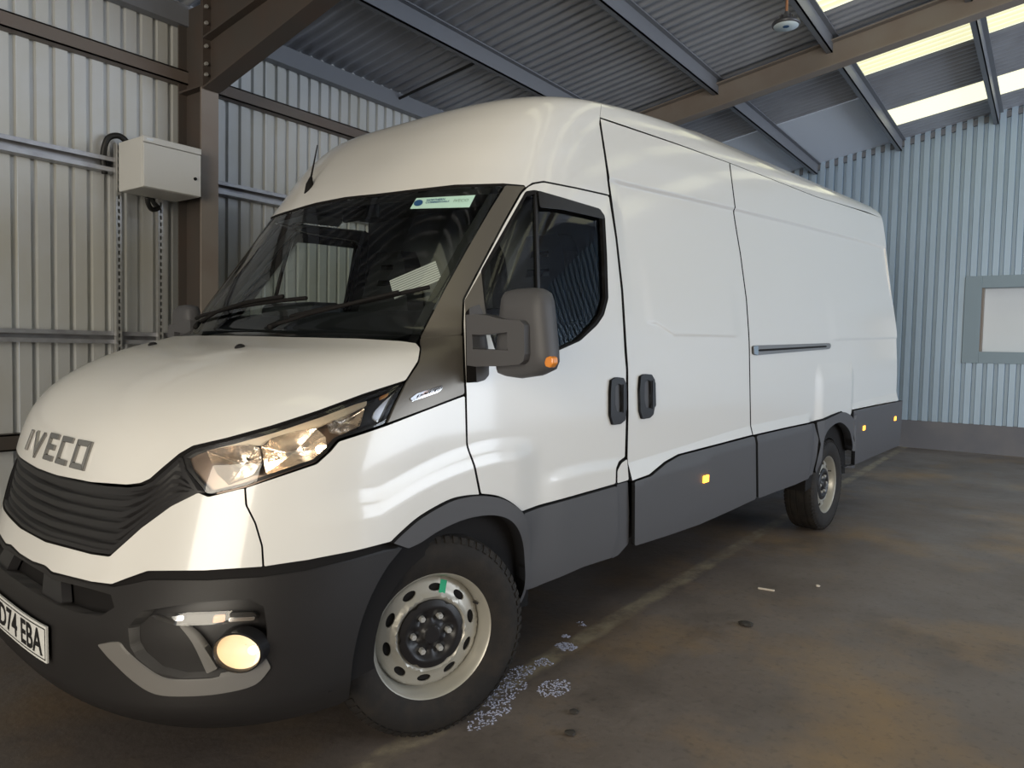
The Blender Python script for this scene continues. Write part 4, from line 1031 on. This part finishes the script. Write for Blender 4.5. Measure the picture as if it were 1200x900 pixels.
# ------------------------------------------------------------------ underbody, wheel wells, rear end
for x, z, r in ((.01, .36, .47), (xr, zr+.06, .47)):
    for sg in (-1, 1):
        o = MB().rev([(-.36, .30), (-.36, r), (0, r)], 28, axis='y', c=(x, -.60-.36+.36+0, z), ang0=math.radians(-5), ang1=math.radians(185))
        o.v = [(a, sg*(abs(b)), c) if False else (a, (b if sg < 0 else -b), c) for a, b, c in o.v]
        o.out('wheel_well', 'matblack', van)
MB().box(.48, 3.60, -.90, .90, .40, .50).box(4.6, XR-.05, -.90, .90, .42, .55).box(-.42, XR-.1, -.45, -.35, .26, .42).box(-.42, XR-.1, .35, .45, .26, .42).box(-.80, .48, -.52, .52, .28, .60).out('chassis', 'matblack', van)
MB().box(4.02, 4.18, -.75, .75, .19, .30).out('rear_axle', 'matblack', van)
MB().box(-.05, .07, -.75, .75, .24, .36).out('front_axle', 'matblack', van)
for sg in (-1, 1):
    zz = np.linspace(.56, 2.565, 40); W_ = prm(zz)[3]
    pts = [(XR-.002, sg*(w-.004), z+float(rise(XR, z))) for w, z in zip(W_, zz)]+[(XR-.002, sg*.004, zz[-1]+float(rise(XR, zz[-1]))), (XR-.002, sg*.004, zz[0])]
    v = pts+[(x+.03 if False else x-.03, y, z) for x, y, z in pts]; n = len(pts)
    rd = mk('rear_door', v, [tuple(range(n)), tuple(range(n, 2*n))[::-1]]+[(i, (i+1) % n, n+(i+1) % n, n+i) for i in range(n)], 'white', van)
    bevel(MB().box(XR, XR+.03, sg*.08-.03, sg*.08+.03, 1.02, 1.22).out('rear_handle', 'black', rd), .008)
    bevel(MB().box(XR-.004, XR+.03, *sorted((sg*.84, sg*.97)), .98, 1.45).out('tail_lamp', mat('tail_lamp_red', (.35, .01, .01), .2), van), .008)
bevel(MB().box(XR, XR+.11, -.96, .96, .46, .72).out('rear_bumper', 'plastic', van), .02)
# load-space bulkhead and cab interior
def section_plate(name, x, z0, z1, m, inset, par):
    zz = np.linspace(z0, z1, 24); W_ = prm(zz)[3]-inset; L_ = [(x, -w, z) for w, z in zip(W_, zz)]; R_ = [(x, w, z) for w, z in zip(W_, zz)]
    v = L_+R_[::-1]; n = len(v); v2 = v+[(a+.02, b, c) for a, b, c in v]
    return mk(name, v2, [tuple(range(n)), tuple(range(n, 2*n))[::-1]]+[(i, n+i, n+(i+1) % n, (i+1) % n) for i in range(n)], m, van)
section_plate('bulkhead', 1.13, .50, 2.40, 'trim_in', .05, van)
def headliner():
    x0, a, nn, W = [float(q) for q in prm(2.07)]; L_ = []
    for yy in np.linspace(-W+.07, W-.07, 25): L_.append((x0+.08+a*(1-max(0, 1-(abs(yy)/(W-.03))**nn)**(1/nn)), yy))
    pts = [(1.12, -W+.07)]+L_+[(1.12, W-.07)]; n = len(pts); v = [(x, y, 2.06) for x, y in pts]+[(x, y, 2.08) for x, y in pts]
    return mk('headliner', v, [tuple(range(n)), tuple(range(n, 2*n))[::-1]]+[(i, n+i, n+(i+1) % n, (i+1) % n) for i in range(n)], 'trim_in', van)
headliner()
MB().box(-.30, 1.13, -.80, .80, .50, .56).out('cab_floor', 'matblack', van)
# dashboard: plan outline a little inside the body contour, top rising towards the seats
def dash():
    V, F = [], []; xs_ = np.linspace(-.13, .50, 12); n = len(xs_); rows = []
    for x in xs_:
        zt_ = np.interp(x, [-.13, .0, .25, .42, .50], [1.352, 1.385, 1.475, 1.50, 1.40])
        x0, a, nn, W = [float(q) for q in prm(1.37)]; u = max(0, min(1, (x0+a-x)/a)); yw = W*max(0, 1-u**nn)**(1/nn)-.10
        rows.append([(x, yy, zt_-.0*abs(yy)) for yy in np.linspace(-yw, yw, 15)])
    for r in rows: V += r
    k = 15
    F = [(i*k+j, i*k+j+1, (i+1)*k+j+1, (i+1)*k+j) for i in range(n-1) for j in range(k-1)]
    q = len(V); V += [(.42, r[1], .62) for r in rows[-1]]; F += [((n-1)*k+j, (n-1)*k+j+1, q+j+1, q+j) for j in range(k-1)]
    return V, F
V, F = dash(); dsh = autosmooth(mk('dashboard', V, F, 'dash', van, smooth=True), 40)
bevel(MB().box(.28, .50, .22, .66, 1.44, 1.545).out('instrument_binnacle', 'dash', dsh), .04, 3)
# steering wheel on the far (right-hand) side
stw = MB().rev([(.016*math.cos(t), .205+.016*math.sin(t)) for t in np.linspace(0, 2*math.pi, 13)[:-1]], 40, closed=True, axis='x')
stw.box(-.02, .01, -.20, .20, -.02, .02).box(-.03, .015, -.06, .06, -.06, .06).box(-.02, .01, -.02, .02, -.20, 0)
sw_o = stw.out('steering_wheel', 'dash', van); sw_o.location = (.62, .44, 1.36); sw_o.rotation_euler = (0, math.radians(-32), 0); autosmooth(sw_o, 40)
def seat(y0, wdt, two=False):
    st = empty('seat', (.82, y0, 0), parent=van)
    bevel(MB().box(-.34, .18, -wdt/2, wdt/2, .88, 1.02).out('seat_cushion', 'fabric', st), .04, 3)
    bevel(MB().box(-.30, .14, -wdt/2+.04, wdt/2-.04, .56, .88).out('seat_base', 'dash', st), .02)
    for c in ((-wdt/4, wdt/4) if two else (0,)):
        w = (wdt/2 if two else wdt)*.48
        out_ = np.array([(-w, 1.0), (w, 1.0), (w*1.0, 1.45), (w*.80, 1.62), (w*.62, 1.78), (w*.42, 1.86), (-w*.42, 1.86), (-w*.62, 1.78), (-w*.80, 1.62), (-w, 1.45)])+[c, 0]
        h1 = np.array([(-.055, 1.755), (.055, 1.755), (.05, 1.785), (-.05, 1.785)])+[c, 0]; h2 = np.array([(-.07, 1.665), (.07, 1.665), (.065, 1.70), (-.065, 1.70)])+[c, 0]
        mp = lambda uv, t: np.stack([.12+t+(uv[:, 1]-1.0)*.16, uv[:, 0], uv[:, 1]], -1)
        V, F = plate_mesh([out_, h1, h2], .05, mp, -.06, .06); mk('backrest', V, F, 'fabric', st)
        V, F = plate_mesh([np.array([(-w*.6, 1.08), (w*.6, 1.08), (w*.6, 1.48), (-w*.6, 1.48)])+[c, 0]], .08, mp, -.068, -.06); mk('seat_insert', V, F, 'fabric2', st)
    return st
seat(-.36, .92, True); seat(.52, .50)
mi = MB(); mi.box(-.012, .012, -.13, .13, -.035, .035); mo = bevel(mi.out('interior_mirror', 'dash', van), .01); mo.location = (.42, 0, 1.95)

# ------------------------------------------------------------------ door mirrors
def mirror_unit():
    xp = .17
    Hs = planehit([(594, 345), (597, 341), (606, 338.5), (625, 337), (636, 338), (642, 342), (645.5, 352), (648, 380), (651, 412), (651.5, 425), (648, 434), (636, 440), (612, 443.5), (597, 441.5), (588, 438), (586.5, 431), (590, 380)], 0, xp)
    c = Hs.mean(0); V, F = [], []; n = len(Hs); lay = [(.035, .88), (.025, .97), (.0, 1.0), (-.025, .97), (-.042, .88), (-.052, .62)]
    L_ = resample(Hs[:, 1:], .02); n = len(L_); cc = L_.mean(0)
    for dx, s in lay: V += [(xp+dx, *(cc+(q-cc)*s)) for q in L_]
    F = [(k*n+i, k*n+(i+1) % n, (k+1)*n+(i+1) % n, (k+1)*n+i) for k in range(len(lay)-1) for i in range(n)]+[tuple(range((len(lay)-1)*n, len(lay)*n)), tuple(range(n))[::-1]]
    hs = autosmooth(mk('door_mirror', V, F, 'plastic', van, smooth=True), 50)
    g = [(xp+.037, *(cc+(q-cc)*.80)) for q in L_]; gl = mk('mirror_glass', g+[(a-.004, b, c_) for a, b, c_ in g], [tuple(range(n))[::-1]]+[(i, (i+1) % n, n+(i+1) % n, n+i) for i in range(n)], 'mirror', hs)
    # bracket: C-shaped arm in front of the housing
    xb = .10
    out_ = planehit([(549, 369), (560, 368), (575, 370), (590, 374), (612, 375.5), (617, 381), (617.5, 415), (616, 423), (611, 427), (590, 429), (560, 429.5), (550, 428)], 0, xb)[:, 1:]
    hol = planehit([(556, 392), (566, 392.5), (597, 389.5), (597.5, 410.5), (565, 409.5), (557, 409)], 0, xb)[:, 1:]
    mp = lambda uv, t: np.stack([xb+t+0*uv[:, 0], uv[:, 0], uv[:, 1]], -1)
    V, F = plate_mesh([out_, hol], .05, mp, -.012, .05); br = bevel(mk('mirror_arm', V, F, 'plastic', hs), .006, 2)
    # base plate on the door corner
    BS = loop_px([(545, 366), (556, 362), (562, 378), (561, 440), (556, 446), (546.5, 449)], 5)
    panel('mirror_base', [BS], 'plastic', hs, gap=0, off=.05, depth=.055, rel=False, h=.03)
    WC = loop_px([(544.5, 352), (563.5, 319), (567, 356), (569, 369), (545.5, 372)], 5)
    panel('window_corner_trim', [WC], 'pillar', hs, gap=0, off=.004, depth=.012, rel=False, h=.03)
    # repeater lamp on the outer lower corner
    q = planehit([(643, 419), (647, 417), (651, 419), (651.5, 426), (647.5, 431), (642.5, 429.5), (641, 425)], 0, xp-.03); V = [(xp-.046, y, z) for _, y, z in q]+[(xp-.02, y, z) for _, y, z in q]; m = len(q)
    bevel(mk('side_repeater', V, [tuple(range(m))]+[(i, m+i, m+(i+1) % m, (i+1) % m) for i in range(m)], 'amber', hs), .004)
    return hs
hs = mirror_unit()
h2 = flipy(hs, van)
for ch in list(hs.children): flipy(ch, h2)

# ------------------------------------------------------------------ side details
def handle(outer, dx, dy, par, mir):
    O = loop_px(outer, 3); I = loop_px([(718.3+dx, 453+dy), (722+dx, 449.5+dy), (725.5+dx, 451+dy), (726+dx, 478+dy), (725.5+dx, 483+dy), (720+dx, 482+dy), (718+dx, 473+dy)], 3)
    h_ = panel('door_handle', [O, I], 'black', par, gap=0, hole_gap=0, off=.014, depth=.02, mirror=mir, rel=True, h=.012)
    h0 = h_ if mir else [h_, h_]
    G_ = loop_px([(726.5+dx, 450+dy), (730+dx, 453+dy), (730.5+dx, 480+dy), (726.5+dx, 484+dy)], 3)
    panel('handle_grip', [G_], 'black', (h0[0], h0[1]) if mir else h0[0], gap=0, off=.019, depth=.012, mirror=mir, h=.012)
    panel('handle_recess', [I], 'plastic', (h0[0], h0[1]) if mir else h0[0], gap=-.002, off=.0025, depth=.002, mirror=mir, h=.02)
H1 = [(714, 445.5), (720, 442), (728, 443), (731, 450), (731.5, 473), (730, 492), (724.5, 496.7), (716, 497.8), (712.8, 486.7), (712.8, 459)]
H2 = [(748.3, 441), (753, 438.3), (761, 439), (764.7, 445.5), (765, 473), (763, 485.5), (759, 489.5), (750.5, 491), (747.8, 482), (747, 456.7)]
handle(H1, 0, 0, (door[0], door[1]), True); handle(H2, 34.3, -4.5, (slide[0], slide[1]), True)
RL = loop_px([(880.8, 405.5), (885, 404.8), (930, 403.5), (971, 402), (972.5, 405), (971, 409), (930, 412.5), (885, 416.5), (881, 415)], 6)
rail = panel('door_rail', [RL], mat('rail_grey', (.24, .235, .23), .35, .6), van, gap=0, off=.010, depth=.012, mirror=True, label='grey metal rail of the sliding door', h=.03)
RS = loop_px([(887, 409.5), (967, 405), (967, 407), (887, 412)], 6); panel('rail_slot', [RS], 'matblack', (rail[0], rail[1]), gap=0, off=.0115, depth=.002, mirror=True, h=.03)
RE = loop_px([(881, 406), (886, 405.5), (886, 416), (881.5, 415)], 3); panel('rail_end', [RE], 'chrome', (rail[0], rail[1]), gap=0, off=.014, depth=.006, mirror=True, h=.03)
for c in ((820, 560), (1007, 501), (1044, 490)):
    p, n = place_on(c, .026); Mx = frame_on(p, n)
    a, b = placed(MB().box(-.038, .038, -.026, .026, -.02, .004), 'side_marker_lamp', 'black', van, Mx, smooth=False)
    bevel(a, .004)
    placed(MB().box(-.028, .028, -.018, .018, .004, .014), 'marker_lens', 'amber_on', a, Mx, smooth=False, mirror=True, mirror_parent=b)
# bonnet nozzles
p, n = place_on((281, 407), 0.0); o, _ = placed(MB().rev([(.012, .001), (.011, .008), (.006, .016), (-.002, .020)], 16, axis='z'), 'washer_nozzle', 'black', van, frame_on(p, n))
# model badge on the trim in front of the door
V2, F2 = text2d('DAILY', 1.0, .02); lo, hi = V2.min(0), V2.max(0); uv = (V2-lo)/(hi-lo)
def quad_map(uv, q):
    q = np.array(q, float); a = q[0]+(q[1]-q[0])*uv[:, :1]; b = q[3]+(q[2]-q[3])*uv[:, :1]; return a+(b-a)*uv[:, 1:]
def on_surface(px, off):
    P = unproj(px); r = []
    for p_ in P:
        if p_ is None: continue
        s, v = xyz2sv(p_); q, _ = surf(np.array([s]), np.array([v]), off, False); r.append(q[0])
    return np.array(r)
def flat_text(name, txt, quad, m, par, off, bold=.0, th=.002):
    V2, F2 = text2d(txt, 1.0, bold); lo, hi = V2.min(0), V2.max(0); uv = (V2-lo)/(hi-lo); P = on_surface(quad_map(uv, quad), off)
    return mk(name, P, F2, m, par)
bd_ = panel('model_badge', [loop_px([(480, 467.5), (488, 461.5), (517.5, 451.5), (517, 456.5), (512, 460), (483, 470.5)], 3)], 'chrome', van, gap=0, off=.005, depth=.005, mirror=True, rel=False, h=.02)
flat_text('badge_lettering', 'DAILY', [(487, 466.3), (511, 458), (513, 455), (489, 463)], 'ink', bd_[0], .0062, .015)
# windscreen sticker
stk = panel('windscreen_sticker', [loop_px([(480.4, 244.3), (488, 232), (557.2, 228.3), (550, 242.5)], 5, 0)], 'sticker', windscreen, gap=0, off=-.001, depth=.001, rel=False, h=.03, label='pale green dealer sticker')
flat_text('sticker_lettering', 'NORTHERN', [(499.5, 235.9), (521, 234.4), (522, 232.2), (500.5, 233.6)], 'ink_blue', stk, .0006, .02)
flat_text('sticker_lettering', 'COMMERCIALS', [(498.3, 238.6), (526, 236.7), (527, 234.7), (499.3, 236.4)], 'ink_blue', stk, .0006, .02)
flat_text('sticker_lettering', 'IVECO', [(531, 237), (548.5, 236), (550, 232.8), (532.5, 233.6)], 'ink_grey', stk, .0006, .01)
lg = loop_px([(485 + 5.2*(1+math.cos(t)) - 1.5*math.sin(t), 237.8+3.7*math.sin(t)) for t in np.linspace(0, 2*math.pi, 15)[:-1]], 3)
panel('sticker_emblem', [lg], 'ink_blue', stk, gap=0, off=.0006, depth=.0005, rel=False, h=.02)
# wipers
def wiper(arm, blade):
    a = on_surface(dens(arm, 12, False, 1), .030); b = on_surface(dens(blade, 12, False, 1), .014)
    w = MB().tube(a, [.011]*3+[.008]*(len(a)-3), 8).out('wiper', 'matblack', van, smooth=True)
    MB().tube(b, .008, 6).out('wiper_blade', 'matblack', w, smooth=True)
wiper([(232, 391), (240, 383), (262, 369), (295, 359.5), (338, 353)], [(214, 384), (240, 371.5), (280, 362), (330, 355), (362, 352)])
wiper([(318, 392.5), (336, 385), (370, 372), (420, 360), (470, 348)], [(344, 373), (380, 364.5), (430, 356), (480, 344.5), (504, 339)])
# roof aerial on the brow
P = next(p_ for p_ in unproj([(362+k, 221) for k in range(0, 30, 2)]) if p_ is not None); s, v = xyz2sv(P); pb, nb = surf(np.array([s]), np.array([v]), 0, False); pb, nb = Vector(pb[0]), Vector(nb[0])
tip = Vector(planehit([(372, 170)], 1, float(pb.y))[0]); d = (tip-pb).normalized()
ae = MB().tube([pb-nb*.01-d*.03, pb+d*.02, pb+d*.06], [.026, .018, .006], 10).out('roof_aerial', 'matblack', van, smooth=True)
MB().tube([pb+d*.05, tip], [.005, .0025], 8).out('aerial_mast', 'matblack', ae, smooth=True)
# number plate
pl_c = unproj([(62, 765)])[0]; zp = float(pl_c[2])+.028; yr_ = float(pl_c[1])
def plate_pt(y, z, off):
    x0, a, nn, W = [float(q) for q in prm(z)]; x = x0+a*(1-max(0, 1-(abs(y)/W)**nn)**(1/nn)); s, v = xyz2sv((x, y, z)); q, _ = surf(np.array([s]), np.array([v]), off, False); return q[0]
ph, pw = .111, .52
def plate_sheet(y0, y1, z0, z1, off, th, name, m, par):
    N_ = 14; V = []
    for t in np.linspace(0, 1, N_):
        yy = y0+(y1-y0)*t
        for z in (z0, z1):
            for o_ in (off, off-th): V.append(plate_pt(yy, z, o_))
    F = []
    for i in range(N_-1):
        a, b = i*4, i*4+4; F += [(a, b, b+2, a+2), (a+1, a+3, b+3, b+1), (a, a+1, b+1, b), (a+2, b+2, b+3, a+3)]
    F += [(0, 2, 3, 1), (4*(N_-1), 4*N_-3, 4*N_-1, 4*N_-2)]
    return mk(name, V, F, m, par)
zc0 = zp
plt_ = plate_sheet(yr_+pw, yr_, zc0-ph/2, zc0+ph/2, .018, .006, 'number_plate', 'plate', bumper); plt_['label'] = 'white number plate with black characters'
for (a, b, c, d_) in ((yr_+pw-.006, yr_+.006, zc0+ph/2-.010, zc0+ph/2-.007), (yr_+pw-.006, yr_+.006, zc0-ph/2+.007, zc0-ph/2+.010), (yr_+.009, yr_+.006, zc0-ph/2+.007, zc0+ph/2-.007)):
    plate_sheet(a, b, c, d_, .0188, .0005, 'plate_border', 'ink', plt_)
def plate_text(txt, ya, yb):
    V2, F2 = text2d(txt, 1.0, .022); lo, hi = V2.min(0), V2.max(0); uv = (V2-lo)/(hi-lo)
    P = [plate_pt(ya+(yb-ya)*u, zc0-.0395+.079*w, .0188) for u, w in uv]; mk('plate_characters', P, F2, 'ink', plt_)
plate_text('D74', yr_+.418, yr_+.232); plate_text('EBA', yr_+.196, yr_+.026)

# ------------------------------------------------------------------ paper sheet on the dashboard, seen through the windscreen
VM = Matrix.Rotation(-WY, 4, 'Z')@Matrix.Rotation(-RAKE, 4, 'Y')
q = on_surface([(452, 322), (458.7, 344), (517.3, 321), (507.7, 295.8)], -.035)
c0, ex = Vector(q[1]), (Vector(q[2])-Vector(q[1])); ey = Vector(q[0])-Vector(q[1]); lx, ly = ex.length, ey.length; ex.normalize(); nz = ex.cross(ey).normalized(); ey = nz.cross(ex)
qq = [((Vector(k)-c0).dot(ex), (Vector(k)-c0).dot(ey)) for k in q]
ps = MB().add([(a, b, t) for t in (-.0008, .0008) for a, b in qq], [(0, 1, 2, 3), (7, 6, 5, 4), (0, 4, 5, 1), (1, 5, 6, 2), (2, 6, 7, 3), (3, 7, 4, 0)]).out('paper_sheet', 'paper', label='printed white paper sheet propped on the dashboard behind the windscreen', cat='paper')
ps.matrix_world = VM@Matrix(((ex.x, ey.x, nz.x, c0.x), (ex.y, ey.y, nz.y, c0.y), (ex.z, ey.z, nz.z, c0.z), (0, 0, 0, 1)))

# ------------------------------------------------------------------ debris on the floor
def lump(name, loc, r, flat, m, label, cat, seed, group=None):
    rr = np.random.default_rng(seed); bm = bmesh.new(); bmesh.ops.create_icosphere(bm, subdivisions=2, radius=r)
    for v_ in bm.verts: v_.co *= 1+.35*(rr.random()-.5); v_.co.z *= flat
    zmin = min(v_.co.z for v_ in bm.verts)
    for v_ in bm.verts: v_.co.z -= zmin
    me = bpy.data.meshes.new(name); bm.to_mesh(me); bm.free(); me.materials.append(MT[m] if isinstance(m, str) else m); return lk(name, me, None, label, cat, group, loc=loc)
wood = mat('pale_wood', (.62, .56, .48), .8); dirt = mat('dark_dirt', (.045, .04, .036), .9)
sp = bevel(MB().box(-.045, .045, -.008, .008, 0, .008).out('wood_splinter', wood, label='thin pale splinter lying on the bare floor', cat='splinter', loc=(2.25, -1.37, 0)), .002); sp.rotation_euler = (0, 0, math.radians(100))
lump('pebble', (2.50, -1.59, 0), .012, .6, wood, 'small pale pebble beside the splinter on the floor', 'pebble', 1)
lump('dirt_clump', (1.63, -1.46, 0), .035, .25, dirt, 'flat dark clump of dirt on the floor near the splinter', 'dirt', 2)
lump('dirt_clump', (.34, -1.25, 0), .018, .35, dirt, 'small dark crumb of dirt by the bluish grit', 'dirt', 3)
lump('dirt_clump', (.20, -1.32, 0), .020, .3, dirt, 'dark crumb of dirt on the floor out from the front tyre', 'dirt', 4)
# bluish grit scattered along the painted line by the front tyre
chips_m = mat('bluish_grit', (.36, .38, .50), .35, 0, .6)
cm = MB(); rr = np.random.default_rng(5)
for (x, y, sx, sy, n_) in ((.46, -1.085, .085, .06, 150), (.47, -.895, .11, .05, 110), (.30, -.955, .13, .06, 200), (.63, -.92, .05, .04, 50), (.836, -.904, .045, .05, 150), (.94, -.84, .02, .02, 30), (1.12, -.817, .03, .03, 16), (.12, -1.02, .12, .05, 120)):
    for _ in range(n_):
        a = rr.random()*6.283; q_ = math.sqrt(rr.random()); px_, py_ = x+sx*q_*math.cos(a), y+sy*q_*math.sin(a); s_ = .0035+.005*rr.random(); t = rr.random()*6.283; h_ = .002+.003*rr.random()
        pts = [(px_+s_*math.cos(t+k*2.1), py_+s_*math.sin(t+k*2.1), .0005) for k in range(3)]+[(px_, py_, h_)]
        cm.add(pts, [(0, 1, 3), (1, 2, 3), (2, 0, 3), (0, 2, 1)])
cm.out('grit', chips_m, label='pale bluish grit scattered on the floor along the painted line by the front tyre', cat='grit', kind='stuff')
